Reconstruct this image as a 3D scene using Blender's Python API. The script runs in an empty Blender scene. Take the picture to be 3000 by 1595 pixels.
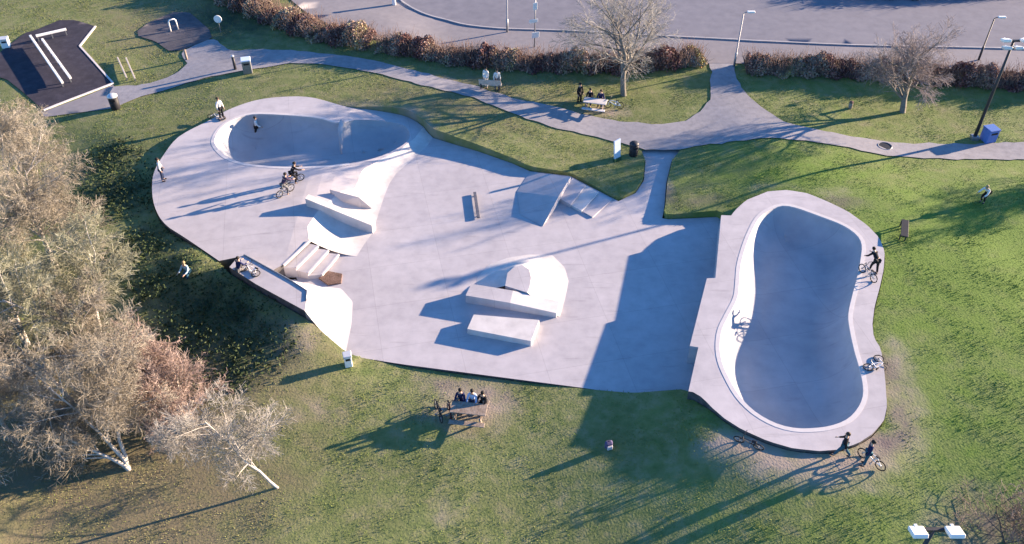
import bpy, bmesh, math, random
import numpy as np
from mathutils import Vector, Matrix
from mathutils.geometry import delaunay_2d_cdt, tessellate_polygon

random.seed(7); rng = np.random.default_rng(7)
sc = bpy.context.scene
COL = sc.collection
R = math.radians

# ------------------------------------------------------------------ camera
H, PITCH, FPX = 35.0, R(41.5), 2600.0
CP, SP = math.cos(PITCH), math.sin(PITCH)
cam_d = bpy.data.cameras.new('camera'); cam = bpy.data.objects.new('camera', cam_d); COL.objects.link(cam)
cam.location = (0, 0, H); cam.rotation_euler = (R(90) - PITCH, 0, 0)
cam_d.sensor_width = 36; cam_d.lens = FPX / 3000 * 36; cam_d.clip_start = .1; cam_d.clip_end = 2000
sc.camera = cam

def A(px, py, z=0.0):
    """photo pixel (3000 x 1595 frame) -> the point it shows at height z"""
    xc = (px - 1500) / FPX; uc = (797.5 - py) / FPX
    dx, dy, dz = xc, CP + uc * SP, -SP + uc * CP
    t = (z - H) / dz
    return Vector((dx * t, dy * t, z))
def X(px, py, z=0.0):
    v = A(px, py, z); return (v.x, v.y)

# ------------------------------------------------------------------ terrain height
CTRL = [(400,560,.55),(425,640,.6),(500,720,.65),(580,770,.8),(640,800,1.1),(720,860,1.3),(800,920,1.15),(850,960,.8),(560,360,.7),(880,990,.15),(750,270,.95),(430,450,.55),(100,500,0),(200,900,0),(600,1000,-.2),(650,850,-.1),
 (900,1100,-.15),(1100,1110,-.14),(1300,1150,-.12),(1650,1200,-.12),(1850,1220,-.05),(1985,1200,.1),(2030,1195,.4),(2110,1262,1.08),(2070,1235,.8),(2150,1310,1.08),(2200,1310,1.14),(2280,1340,1.15),(2350,1355,1.15),(2250,1400,.98),(2090,1330,.7),(1950,1290,-.02),(2300,1450,.9),(2400,1550,.9),(2060,1450,.22),(1930,1500,-.08),(2150,1560,.35),(1850,1560,-.2),
 (2500,1330,1.0),(2600,1250,1.1),(2700,1100,1.15),(2640,800,1.2),(2620,920,1.2),(2640,650,1.2),(2500,580,1.18),(2400,540,1.15),(2250,530,1.0),(2080,600,.55),
 (2000,560,.35),(2020,490,.4),(1980,440,.25),(1925,510,.02),(1890,470,.05),(1840,530,.12),(1750,520,.2),(1620,480,.35),(1500,440,.42),(1390,410,.5),(1300,370,.8),
 (1200,320,.95),(1000,270,.95),(850,270,.95),(700,240,.8),(500,300,.6),(300,300,.5),(100,200,.6),(1000,170,.95),(1500,300,.6),(1900,340,.4),
 (2300,330,.5),(2800,400,.4),(2880,440,.4),(2650,380,.45),(2700,460,.5),(2500,480,.75),(1500,120,.6),(2500,120,.6),(1500,1500,-.3),(2500,1550,.8),(500,1500,-.4),(3000,1200,1.3),
 (3000,600,1.0),(2800,560,.9),(1000,1400,-.3),(2180,1450,.6),(3300,300,.5),(3000,400,.4),(-300,300,.3),(-300,1200,-.2)]
_C = np.array([[*X(a, b, c), c] for a, b, c in CTRL])
def zg(x, y):
    x = np.asarray(x, float); y = np.asarray(y, float)
    d2 = (x[..., None] - _C[:, 0])**2 + (y[..., None] - _C[:, 1])**2
    w = np.exp(-d2 / (2 * 2.6**2)) + 1e-3 / (1 + d2 / 60)
    z = (w * _C[:, 2]).sum(-1) / w.sum(-1)
    for line, top, flat, fall in BERMS:      # earth banked up against the raised concrete
        d = np.full(x.shape, 1e9)
        for a, b in zip(line[:-1], line[1:]):
            e = b - a; q = np.clip(((x - a[0]) * e[0] + (y - a[1]) * e[1]) / (e @ e), 0, 1)
            d = np.minimum(d, np.hypot(x - a[0] - q * e[0], y - a[1] - q * e[1]))
        k = top - np.maximum(0, d - flat) * fall; dz = k - z
        z = z + np.where(dz > .2, dz, np.where(dz < -.2, 0, (dz + .2)**2 / .8))
    return z
BERMS = [(np.array([X(*p, 1.0) for p in P]), top, flat, fall) for P, top, flat, fall in (
    ([(2120,1262),(2180,1300),(2260,1335),(2330,1350),(2410,1350),(2520,1330),(2590,1270),(2620,1200)], 1.12, 1.0, .27),
    ([(560,745),(640,800),(720,848),(800,898),(880,948)], 1.05, .3, .33),
    ([(640,790),(560,735),(500,690),(455,640),(432,585),(432,530),(445,480),(480,430)], .68, .3, .22))]
def G(px, py, dz=0.0):
    z = .3
    for _ in range(12):
        p = A(px, py, z); z = .5 * z + .5 * (float(zg(p.x, p.y)) + dz)
    return A(px, py, z)
def GX(px, py):
    p = G(px, py); return (p.x, p.y)

# ------------------------------------------------------------------ materials
def mat(name, cols, scale=3.0, detail=8, rough=.9, bump=0.0, bscale=None, attr=None, attr_cols=None, spec=.3, metal=0.0, big=None, rough_n=.6, joints=False):
    m = bpy.data.materials.new(name); m.use_nodes = True
    nt = m.node_tree; N = nt.nodes; L = nt.links
    bs = N['Principled BSDF']; bs.inputs['Roughness'].default_value = rough; bs.inputs['Metallic'].default_value = metal
    bs.inputs['Specular IOR Level'].default_value = spec
    tc = N.new('ShaderNodeTexCoord')
    nz = N.new('ShaderNodeTexNoise'); nz.inputs['Scale'].default_value = scale; nz.inputs['Detail'].default_value = detail
    nz.inputs['Roughness'].default_value = rough_n
    L.new(tc.outputs['Object'], nz.inputs['Vector'])
    rp = N.new('ShaderNodeValToRGB'); el = rp.color_ramp.elements
    n = len(cols)
    while len(el) < n: el.new(.5)
    for i, c in enumerate(cols):
        el[i].position = .3 + .4 * i / max(1, n - 1); el[i].color = (*c, 1)
    L.new(nz.outputs['Fac'], rp.inputs['Fac'])
    out = rp.outputs['Color']
    if big:                                  # (scale, amount): slow tonal drift
        n2 = N.new('ShaderNodeTexNoise'); n2.inputs['Scale'].default_value = big[0]; n2.inputs['Detail'].default_value = 4
        L.new(tc.outputs['Object'], n2.inputs['Vector'])
        mr = N.new('ShaderNodeMapRange'); mr.inputs['From Min'].default_value = .3; mr.inputs['From Max'].default_value = .7
        mr.inputs['To Min'].default_value = 1 - big[1]; mr.inputs['To Max'].default_value = 1 + big[1]
        L.new(n2.outputs['Fac'], mr.inputs['Value'])
        mx = N.new('ShaderNodeVectorMath'); mx.operation = 'SCALE'
        L.new(out, mx.inputs[0]); L.new(mr.outputs['Result'], mx.inputs['Scale']); out = mx.outputs['Vector']
    if attr:
        for an, ac in attr:
            at = N.new('ShaderNodeAttribute'); at.attribute_name = an
            n3 = N.new('ShaderNodeTexNoise'); n3.inputs['Scale'].default_value = scale * .6; n3.inputs['Detail'].default_value = 6
            L.new(tc.outputs['Object'], n3.inputs['Vector'])
            ad = N.new('ShaderNodeMath'); ad.operation = 'MULTIPLY_ADD'; ad.inputs[1].default_value = 1.6; ad.inputs[2].default_value = -.8
            L.new(n3.outputs['Fac'], ad.inputs[0])
            a2 = N.new('ShaderNodeMath'); a2.operation = 'ADD'; a2.use_clamp = True
            L.new(at.outputs['Fac'], a2.inputs[0]); L.new(ad.outputs[0], a2.inputs[1])
            gate = N.new('ShaderNodeMath'); gate.operation = 'MULTIPLY'; gate.use_clamp = True
            g2 = N.new('ShaderNodeMath'); g2.operation = 'MULTIPLY'; g2.inputs[1].default_value = 4; g2.use_clamp = True
            L.new(at.outputs['Fac'], g2.inputs[0]); L.new(a2.outputs[0], gate.inputs[0]); L.new(g2.outputs[0], gate.inputs[1])
            mm = N.new('ShaderNodeMix'); mm.data_type = 'RGBA'
            mm.inputs[7].default_value = (*ac, 1)
            L.new(gate.outputs[0], mm.inputs[0]); L.new(out, mm.inputs[6]); out = mm.outputs[2]
    if joints:                               # saw-cut joints and wheel scuffs of the poured slabs
        mp = N.new('ShaderNodeMapping'); mp.inputs['Rotation'].default_value = (0, 0, R(-12)); L.new(tc.outputs['Object'], mp.inputs['Vector'])
        bk = N.new('ShaderNodeTexBrick'); bk.offset = 0; bk.inputs['Scale'].default_value = 1; bk.inputs['Mortar Size'].default_value = .016; bk.inputs['Mortar Smooth'].default_value = .3
        bk.inputs['Brick Width'].default_value = 4.2; bk.inputs['Row Height'].default_value = 3.4
        bk.inputs['Color1'].default_value = (1, 1, 1, 1); bk.inputs['Color2'].default_value = (.93, .93, .94, 1); bk.inputs['Mortar'].default_value = (.80, .80, .80, 1)
        L.new(mp.outputs['Vector'], bk.inputs['Vector'])
        m2 = N.new('ShaderNodeMix'); m2.data_type = 'RGBA'; m2.blend_type = 'MULTIPLY'; m2.inputs[0].default_value = 1
        L.new(out, m2.inputs[6]); L.new(bk.outputs['Color'], m2.inputs[7]); out = m2.outputs[2]
        mp2 = N.new('ShaderNodeMapping'); mp2.inputs['Scale'].default_value = (.35, 3.2, 1); mp2.inputs['Rotation'].default_value = (0, 0, R(35)); L.new(tc.outputs['Object'], mp2.inputs['Vector'])
        n4 = N.new('ShaderNodeTexNoise'); n4.inputs['Scale'].default_value = 1.2; n4.inputs['Detail'].default_value = 5; L.new(mp2.outputs['Vector'], n4.inputs['Vector'])
        r4 = N.new('ShaderNodeMapRange'); r4.inputs['From Min'].default_value = .62; r4.inputs['From Max'].default_value = .75; r4.inputs['To Min'].default_value = 1; r4.inputs['To Max'].default_value = .82
        L.new(n4.outputs['Fac'], r4.inputs['Value']); m3 = N.new('ShaderNodeVectorMath'); m3.operation = 'SCALE'; L.new(out, m3.inputs[0]); L.new(r4.outputs['Result'], m3.inputs['Scale']); out = m3.outputs['Vector']
    L.new(out, bs.inputs['Base Color'])
    if bump:
        nb = N.new('ShaderNodeTexNoise'); nb.inputs['Scale'].default_value = bscale or scale * 3; nb.inputs['Detail'].default_value = 6
        L.new(tc.outputs['Object'], nb.inputs['Vector'])
        bp = N.new('ShaderNodeBump'); bp.inputs['Strength'].default_value = bump; bp.inputs['Distance'].default_value = .05
        L.new(nb.outputs['Fac'], bp.inputs['Height']); L.new(bp.outputs['Normal'], bs.inputs['Normal'])
    return m

def tinted(name, cols, rough=.9, thin=False):
    """colour picked per face from the mesh's 'tint' attribute"""
    m = bpy.data.materials.new(name); m.use_nodes = True
    nt = m.node_tree; N = nt.nodes; L = nt.links
    bs = N['Principled BSDF']; bs.inputs['Roughness'].default_value = rough; bs.inputs['Specular IOR Level'].default_value = .15
    at = N.new('ShaderNodeAttribute'); at.attribute_name = 'tint'
    rp = N.new('ShaderNodeValToRGB'); el = rp.color_ramp.elements
    while len(el) < len(cols): el.new(.5)
    for i, c in enumerate(cols): el[i].position = i / max(1, len(cols) - 1); el[i].color = (*c, 1)
    L.new(at.outputs['Fac'], rp.inputs['Fac']); L.new(rp.outputs['Color'], bs.inputs['Base Color'])
    return m

M = {}
M['concrete'] = mat('concrete', [(.385,.365,.385),(.435,.412,.43),(.475,.45,.468)], 1.3, 10, .85, .08, 14, big=(.12,.09), joints=True)
M['concrete_pale'] = mat('concrete_pale', [(.46,.44,.435),(.53,.505,.495),(.58,.555,.545)], 1.6, 10, .8, .06, 14, big=(.6,.10))
M['shade_wall'] = mat('shade_dark_wall', [(.05,.047,.05),(.085,.08,.082),(.12,.11,.115)], 2.5, 8, .95, .2)  # dark wall concrete; the skirts' shade is put into this colour
M['basin'] = mat('basin_concrete', [(.335,.345,.375),(.375,.382,.41),(.41,.415,.44)], 1.1, 10, .85, .06, 14, big=(.25,.10), joints=True)
M['coping'] = mat('coping', [(.50,.475,.48),(.57,.545,.545)], 4, 6, .7)
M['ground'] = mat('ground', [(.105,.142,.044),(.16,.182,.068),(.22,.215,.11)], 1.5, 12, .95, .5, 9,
                  attr=[('lush', (.12,.195,.03)), ('dry', (.175,.15,.09)), ('dirt', (.315,.26,.21)), ('mud', (.12,.095,.095)), ('dark', (.032,.052,.027))], big=(.18,.16))  # 'dark' paints shade into the grass colour
M['path'] = mat('path', [(.22,.215,.235),(.27,.262,.282),(.31,.30,.315)], 2.5, 10, .95, .15, 20, big=(.2,.1))
M['road'] = mat('road', [(.155,.156,.185),(.178,.178,.21),(.20,.198,.226)], 1.2, 10, .95, .1, 20, big=(.06,.07))
M['walk'] = mat('walk', [(.20,.19,.207),(.245,.232,.247)], 2, 10, .95, .1, 20, big=(.15,.08))
M['kerb'] = mat('kerb', [(.55,.51,.50),(.66,.62,.60)], 3, 6, .9)
M['kerbstone'] = mat('kerbstone', [(.33,.32,.33),(.43,.41,.41)], 1.2, 6, .9)
M['tarmac'] = mat('tarmac', [(.024,.022,.035),(.033,.031,.047),(.05,.046,.064)], 1.6, 10, .95, .15, 20, big=(.3,.15))
M['tarmac_worn'] = mat('tarmac_worn', [(.065,.062,.075),(.09,.085,.098),(.125,.115,.12)], 1.6, 10, .95, .15, 20, big=(.3,.15))
M['white'] = mat('white_paint', [(.76,.75,.73),(.83,.82,.80)], 6, 3, .5)
M['pale_metal'] = mat('pale_metal', [(.55,.56,.58),(.63,.64,.66)], 8, 3, .4, metal=.3)
M['steel'] = mat('galvanised_steel', [(.22,.23,.25),(.30,.31,.33)], 8, 4, .45, metal=.6)
M['dark_metal'] = mat('dark_metal', [(.022,.023,.03),(.04,.042,.05)], 8, 4, .5)
M['black'] = mat('black_plastic', [(.012,.012,.016),(.022,.022,.028)], 8, 3, .6)
M['rubber'] = mat('rubber', [(.012,.012,.013),(.02,.02,.02)], 8, 3, .8)
M['blue_plastic'] = mat('blue_plastic', [(.08,.16,.42),(.11,.20,.50)], 6, 3, .5)
M['pale_blue'] = mat('pale_blue_panel', [(.50,.60,.74),(.58,.67,.80)], 5, 3, .4)
M['wood'] = mat('weathered_wood', [(.17,.13,.10),(.26,.21,.17),(.33,.28,.24)], 6, 8, .85, .2)
M['pale_wood'] = mat('pale_bench_wood', [(.40,.35,.30),(.52,.47,.42)], 6, 8, .85, .2)
M['soil'] = mat('soil', [(.10,.062,.045),(.17,.105,.08),(.24,.16,.125)], 5, 8, 1, .6)
M['rail'] = mat('worn_rail_steel', [(.09,.09,.11),(.14,.14,.16)], 6, 4, .5)
M['lens'] = mat('lamp_glass', [(.55,.57,.62),(.66,.68,.72)], 4, 2, .2)
M['green_plastic'] = mat('green_plastic', [(.02,.06,.03),(.03,.085,.04)], 5, 3, .5)
M['grass'] = tinted('grass_blades', [(.105,.18,.032),(.155,.20,.052),(.185,.20,.075),(.21,.20,.105)])
M['bark_white'] = mat('birch_bark', [(.24,.215,.19),(.45,.415,.37),(.54,.505,.46)], 5, 8, .85, .2)
M['bark_grey'] = mat('grey_bark', [(.13,.115,.10),(.22,.20,.17)], 6, 8, .9, .3)
M['bramble'] = mat('bramble_stems', [(.12,.075,.065),(.26,.19,.16)], 2, 4, .9)
M['bark_dark'] = mat('dark_bark', [(.06,.05,.045),(.12,.10,.085)], 6, 8, .9, .3)

# ------------------------------------------------------------------ object helpers
def link(o): COL.objects.link(o); return o
def tag(o, label=None, cat=None, group=None, kind=None):
    if label: o['label'] = label
    if cat: o['category'] = cat
    if group: o['group'] = group
    if kind: o['kind'] = kind
    return o
def empty(name, loc, rz=0, label=None, cat=None, group=None):
    o = link(bpy.data.objects.new(name, None)); o.location = loc; o.rotation_euler = (0, 0, rz); o.empty_display_size = .2
    return tag(o, label, cat, group)
def mobj(name, verts, faces, m, parent=None, smooth=False):
    me = bpy.data.meshes.new(name); me.from_pydata([tuple(v) for v in verts], [], [tuple(f) for f in faces]); me.update()
    if smooth: me.polygons.foreach_set('use_smooth', [True] * len(me.polygons))
    me.materials.append(m)
    o = link(bpy.data.objects.new(name, me))
    if parent: o.parent = parent
    return o
def fix(o):
    bm = bmesh.new(); bm.from_mesh(o.data); bmesh.ops.recalc_face_normals(bm, faces=bm.faces); bm.to_mesh(o.data); bm.free(); return o
def npmesh(name, V, F, m, parent=None, tint=None, smooth=False):
    """V (n,3); F (k,c) all faces of c corners"""
    me = bpy.data.meshes.new(name); n, (k, c) = len(V), F.shape
    me.vertices.add(n); me.vertices.foreach_set('co', np.asarray(V, np.float32).ravel())
    me.loops.add(k * c); me.loops.foreach_set('vertex_index', F.astype(np.int32).ravel())
    me.polygons.add(k); me.polygons.foreach_set('loop_start', np.arange(0, k * c, c, dtype=np.int32))
    me.polygons.foreach_set('loop_total', np.full(k, c, np.int32))
    if smooth: me.polygons.foreach_set('use_smooth', np.ones(k, bool))
    me.update(calc_edges=True)
    if tint is not None:
        a = me.attributes.new('tint', 'FLOAT', 'FACE'); a.data.foreach_set('value', np.asarray(tint, np.float32))
    me.materials.append(m)
    o = link(bpy.data.objects.new(name, me))
    if parent: o.parent = parent
    return o

class MB:
    """collects simple shapes and links them as one mesh"""
    def __init__(s): s.v = []; s.f = []
    def add(s, v, f):
        b = len(s.v); s.v += [tuple(q) for q in v]; s.f += [tuple(i + b for i in q) for q in f]; return s
    def box(s, c, d, rz=0, ry=0, rx=0, bev=.0):
        m = Matrix.Rotation(rz, 3, 'Z') @ Matrix.Rotation(ry, 3, 'Y') @ Matrix.Rotation(rx, 3, 'X')
        c = Vector(c)
        if bev:
            bm = bmesh.new(); bmesh.ops.create_cube(bm, size=1)
            for v in bm.verts: v.co = Vector((v.co.x * d[0], v.co.y * d[1], v.co.z * d[2]))
            bmesh.ops.bevel(bm, geom=bm.edges[:], offset=bev, segments=1, affect='EDGES')
            bm.verts.index_update()
            s.add([c + m @ v.co for v in bm.verts], [[v.index for v in f.verts] for f in bm.faces]); bm.free(); return s
        v = [c + m @ Vector((x * d[0] / 2, y * d[1] / 2, z * d[2] / 2)) for x in (-1, 1) for y in (-1, 1) for z in (-1, 1)]
        return s.add(v, [(0,1,3,2),(4,6,7,5),(0,4,5,1),(2,3,7,6),(0,2,6,4),(1,5,7,3)])
    def tube(s, pts, r, n=8, closed=False):
        pts = [Vector(p) for p in pts]; k = len(pts); rr = r if isinstance(r, (list, tuple)) else [r] * k
        rings = []
        for i, p in enumerate(pts):
            if closed: t = (pts[(i + 1) % k] - pts[i - 1])
            else: t = pts[min(i + 1, k - 1)] - pts[max(i - 1, 0)]
            t.normalize()
            u = t.cross(Vector((0, 0, 1)))
            if u.length < 1e-3: u = t.cross(Vector((0, 1, 0)))
            u.normalize(); w = t.cross(u)
            rings.append([p + (u * math.cos(2 * math.pi * j / n) + w * math.sin(2 * math.pi * j / n)) * rr[i] for j in range(n)])
        v = [q for ring in rings for q in ring]; f = []
        for i in range(k if closed else k - 1):
            a = i * n; b = ((i + 1) % k) * n
            f += [(a + j, a + (j + 1) % n, b + (j + 1) % n, b + j) for j in range(n)]
        if not closed: f += [tuple(range(n))[::-1], tuple((k - 1) * n + j for j in range(n))]
        return s.add(v, f)
    def cyl(s, a, b, r, r2=None, n=12): return s.tube([a, b], [r, r2 if r2 is not None else r], n)
    def ball(s, c, r, d=(1,1,1), seg=10, rings=7):
        v = []; f = []
        for i in range(rings + 1):
            th = math.pi * i / rings
            for j in range(seg):
                ph = 2 * math.pi * j / seg
                v.append((c[0] + r * d[0] * math.sin(th) * math.cos(ph), c[1] + r * d[1] * math.sin(th) * math.sin(ph), c[2] + r * d[2] * math.cos(th)))
        for i in range(rings):
            for j in range(seg):
                f.append((i * seg + j, (i + 1) * seg + j, (i + 1) * seg + (j + 1) % seg, i * seg + (j + 1) % seg))
        return s.add(v, f)
    def torus(s, c, Rm, r, axis='X', n=20, k=6):
        pts = []
        for i in range(n):
            a = 2 * math.pi * i / n
            pts.append({'X': (c[0], c[1] + Rm * math.cos(a), c[2] + Rm * math.sin(a)), 'Z': (c[0] + Rm * math.cos(a), c[1] + Rm * math.sin(a), c[2])}[axis])
        return s.tube(pts, r, k, True)
    def build(s, name, m, parent=None, smooth=False): return mobj(name, s.v, s.f, m, parent, smooth)

def smooth_poly(pts, n, closed=True):
    """Catmull-Rom through the points, resampled evenly to n"""
    P = np.array(pts, float); k = len(P); out = []
    rngi = range(k) if closed else range(k - 1)
    for i in rngi:
        if closed: p0, p1, p2, p3 = P[i - 1], P[i], P[(i + 1) % k], P[(i + 2) % k]
        else: p0, p1, p2, p3 = P[max(i - 1, 0)], P[i], P[i + 1], P[min(i + 2, k - 1)]
        for t in np.linspace(0, 1, 12, endpoint=False):
            out.append(.5 * ((2 * p1) + (-p0 + p2) * t + (2 * p0 - 5 * p1 + 4 * p2 - p3) * t**2 + (-p0 + 3 * p1 - 3 * p2 + p3) * t**3))
    if not closed: out.append(P[-1])
    return resample(out, n, closed)
def resample(pts, n, closed=True):
    P = np.array(pts, float)
    if closed: P = np.vstack([P, P[:1]])
    d = np.r_[0, np.cumsum(np.linalg.norm(np.diff(P, axis=0), axis=1))]
    s = np.linspace(0, d[-1], n, endpoint=not closed)
    return np.stack([np.interp(s, d, P[:, i]) for i in range(P.shape[1])], 1)
def area2(P):
    P = np.asarray(P); x, y = P[:, 0], P[:, 1]
    return float((x * np.roll(y, -1) - np.roll(x, -1) * y).sum())
def ccw(P):
    P = np.asarray(P, float); return P if area2(P) > 0 else P[::-1].copy()
def offset(P, d):
    """outward offset of a ccw polygon (negative = inward)"""
    e = np.roll(P, -1, 0) - P; e /= np.linalg.norm(e, axis=1)[:, None] + 1e-9
    nrm = np.stack([e[:, 1], -e[:, 0]], 1); m = nrm + np.roll(nrm, 1, 0); l = np.linalg.norm(m, axis=1)[:, None]
    m = m / np.maximum(l, .6) * np.minimum(1 / np.maximum(l / 2, .35), 2.0) * np.where(l > .6, 1, 1)
    return P + m * d
def inside(P, x, y):
    P = np.asarray(P); x = np.asarray(x); y = np.asarray(y); r = np.zeros(x.shape, bool)
    x0, y0 = P[:, 0], P[:, 1]; x1, y1 = np.roll(x0, -1), np.roll(y0, -1)
    for a, b, c, d in zip(x0, y0, x1, y1):
        if b == d: continue
        k = ((b > y) != (d > y)) & (x < (c - a) * (y - b) / (d - b) + a); r ^= k
    return r
def edge_dist(P, x, y):
    P = np.asarray(P); best = np.full(np.shape(x), 1e9)
    for a, b in zip(P, np.roll(P, -1, 0)):
        d = b - a; L2 = (d * d).sum() + 1e-12
        t = np.clip(((x - a[0]) * d[0] + (y - a[1]) * d[1]) / L2, 0, 1)
        best = np.minimum(best, np.hypot(x - a[0] - t * d[0], y - a[1] - t * d[1]))
    return best

def slab(name, outline, z, depth, m, holes=(), parent=None):
    """flat plate with a skirt down to z-depth; z may be a number or one height per outline point"""
    O = ccw(outline); n = len(O)
    zz = [z] * n if np.isscalar(z) else list(z)
    loops = [[Vector((p[0], p[1], 0)) for p in O]] + [[Vector((p[0], p[1], 0)) for p in h] for h in holes]
    tri = tessellate_polygon(loops)
    V = [(p[0], p[1], q) for p, q in zip(O, zz)]
    for h in holes: V += [(p[0], p[1], zz[0]) for p in h]
    F = [tuple(t) for t in tri]; b = len(V)
    V += [(p[0], p[1], zz[0] - depth) for p in O]
    k0 = len(F)
    F += [(i, b + i, b + (i + 1) % n, (i + 1) % n) for i in range(n)]
    o = fix(mobj(name, V, F, m, parent)); o.data.materials.append(M['shade_wall'])
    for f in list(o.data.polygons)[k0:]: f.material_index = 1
    return o
def prism(name, pts, m, parent=None, base=-.05):
    """pts: (x,y,z) top outline, walls down to base"""
    n = len(pts); V = [tuple(p) for p in pts] + [(p[0], p[1], base) for p in pts]
    tri = tessellate_polygon([[Vector((p[0], p[1], 0)) for p in pts]])
    F = [tuple(t) for t in tri] + [(i, (i + 1) % n, n + (i + 1) % n, n + i) for i in range(n)]
    return fix(mobj(name, V, F, m, parent))
def loft(name, Atop, Bfoot, prof, m, parent=None, n=40, k=9, ztop=1, zfoot=0, sides=True):
    """concave transition between two polylines (lists of x,y)"""
    a = resample(Atop, n, False); b = resample(Bfoot, n, False); V = []; F = []
    for j in range(k):
        s = j / (k - 1); h = prof(s)
        for i in range(n):
            p = a[i] * (1 - s) + b[i] * s; zt = float(ztop(a[i][0])) if callable(ztop) else ztop; V.append((p[0], p[1], zfoot + (zt - zfoot) * h + .006 * (1 - s)))
    for j in range(k - 1):
        for i in range(n - 1): F.append((j * n + i, j * n + i + 1, (j + 1) * n + i + 1, (j + 1) * n + i))
    o = mobj(name, V, F, m, parent, True)
    if sides:
        for i in (0, n - 1):
            pass
    return o

# ------------------------------------------------------------------ the skatepark plan (metres, from the photo's outline)
LEFT = [(642,765),(569,715),(525,686),(490,663),(464,631),(448,585),(446,531),(455,496),(479,455),(525,400),(613,353),(671,321),(750,294),(832,284),(913,286),(1013,313),(1100,324),(1173,337),(1212,352),(1240,372)]
ZD, ZB, ZQ = 1.0, 1.3, 1.5
LEFTW = None
E = [(1240,372),(1215,405),(1170,440),(1110,470),(1060,500),(1052,525),(1040,552),(1000,560),(965,590),(928,622),(900,665),(905,705)]
def zdk(x):
    s = np.clip((np.asarray(x, float) + 13.5) / 7.0, 0, 1); return ZD - .78 * s * s * (3 - 2 * s)
def XD(px, py):
    z = ZD
    for _ in range(20): z = .4 * z + .6 * float(zdk(A(px, py, z).x))
    return X(px, py, z)
EW = np.array([XD(*p) for p in E])
F_ = [(1268,404),(1250,430),(1205,470),(1160,510),(1140,540),(1128,570),(1116,605),(1105,640),(1092,683),(1068,715),(1052,740),(1045,752)]
FW = np.array([X(*p) for p in F_])
ST0, ST1 = np.array(X(905,705,ZD)), np.array(X(829,776,ZD))
LEFTW = smooth_poly([XD(*p) for p in LEFT], 60, False)
deck_left = np.vstack([LEFTW, EW[1:], [ST1], [X(800,792,ZD)], [X(715,750,ZD)]])

BOWL = [(2142,632),(2154,616),(2186,587),(2250,561),(2308,557),(2367,567),(2425,591),(2483,619),(2542,661),(2577,698),(2592,738),(2589,790),(2578,840),(2562,900),(2556,950),(2560,990),(2580,1020),(2588,1063),(2594,1121),(2599,1190),(2590,1232),(2557,1271),(2513,1300),(2454,1318),(2400,1322),(2323,1314),(2250,1293),(2172,1258),(2122,1226),(2084,1193),(2058,1165),(2030,1149)]
BOWLW = resample([X(*p, ZB) for p in BOWL], 90, False)
BSTEP = [(2017,1147),(2046,1018),(2021,1014),(2071,816),(2096,815),(2113,631)]
deck_bowl = np.vstack([BOWLW, [X(*p, ZB) for p in BSTEP]])
COPR = [(2250,618),(2222,640),(2200,680),(2182,727),(2168,780),(2164,830),(2158,875),(2133,925),(2113,968),(2107,1016),(2114,1063),(2136,1113),(2164,1160),(2202,1200),(2245,1229),(2290,1248),(2338,1257),(2390,1256),(2440,1248),(2486,1228),(2518,1192),(2531,1150),(2523,1092),(2506,1033),(2493,975),(2487,925),(2497,873),(2512,815),(2523,760),(2526,718),(2512,690),(2470,660),(2396,631),(2330,608),(2290,603)]
COPRW = ccw(smooth_poly([X(*p, ZB) for p in COPR], 110))
COPL = [(627,410),(636,436),(665,462),(715,479),(790,488),(870,490),(950,487),(1030,478),(1100,463),(1155,440),(1192,415),(1200,390),(1178,366),(1116,354),(1035,352),(1002,360),(975,358),(926,345),(817,336),(740,335),(690,348),(650,372)]
COPLW = ccw(smooth_poly([XD(*p) for p in COPL], 100))
PLAZA_EDGE_TOP = [(2142,640),(2107,636),(1958,643),(1940,640),(1946,610),(1952,537),(1967,475),(1996,440),(1877,440),(1891,473),(1886,530),(1862,566),(1812,590),(1687,525),(1670,516),(1552,502),(1500,479),(1400,444),(1319,420),(1268,404)]
PLAZA_BOT = [(1013,1036),(1039,1046),(1188,1069),(1500,1110),(1701,1136),(1850,1158),(2012,1158)]

# outline of all the concrete: the hole in the ground
QPOUT = [A(672,785,ZQ), A(750,834,ZQ), A(893,912,ZQ)]
outline = [tuple(p) for p in LEFTW]
outline += [X(*p) for p in PLAZA_EDGE_TOP[::-1]][:-1]
outline += [tuple(p) for p in BOWLW]
outline += [X(*p) for p in PLAZA_BOT[::-1]] + [(q.x, q.y) for q in QPOUT[::-1]]
OUT = ccw(outline)
HOLE = offset(resample(OUT, 260), .05)

# ------------------------------------------------------------------ ground
def poly_px(pts, f=GX): return np.array([f(*p) for p in pts])
COURT = poly_px([(-90,185),(0,156),(73,99),(111,88),(175,61),(222,61),(280,79),(234,137),(332,246),(128,325),(64,269),(20,234),(-60,215)])
COURT2 = poly_px([(403,93),(438,67),(508,38),(555,38),(613,88),(622,114),(534,149),(496,152),(455,123),(405,108)])
PATHP = [(321,281),(332,255),(400,253),(470,236),(525,213),(548,190),(534,160),(540,149),(622,114),(668,148),(700,150),(750,146),(850,148),(931,156),(1050,170),(1130,187),(1275,225),(1386,251),(1500,289),(1608,309),(1704,336),(1821,359),(1938,366),(2011,353),(2055,327),(2080,292),(2084,222),(2075,170),(2155,150),(2150,204),(2162,240),(2183,272),(2215,304),(2250,330),(2294,357),(2400,385),(2530,407),(2630,420),(2776,424),(2892,421),(3060,416),(3060,470),(2900,468),(2702,466),(2562,452),(2446,426),(2361,416),(2271,405),(2154,416),(2060,426),(1998,440),(1877,440),(1863,431),(1770,408),(1631,377),(1579,360),(1500,334),(1372,282),(1290,264),(1200,243),(1109,217),(1000,198),(925,188),(849,187),(739,204),(584,234),(496,263),(394,291),(340,318)]
PATHW = poly_px(PATHP)
STRIP = poly_px([(332,250),(360,300),(340,318),(130,345),(118,326),(128,329),(240,288)])
xs = np.r_[np.arange(-120, -44, 8), np.arange(-44, 46, 1.0), np.arange(46, 125, 8)]
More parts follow.
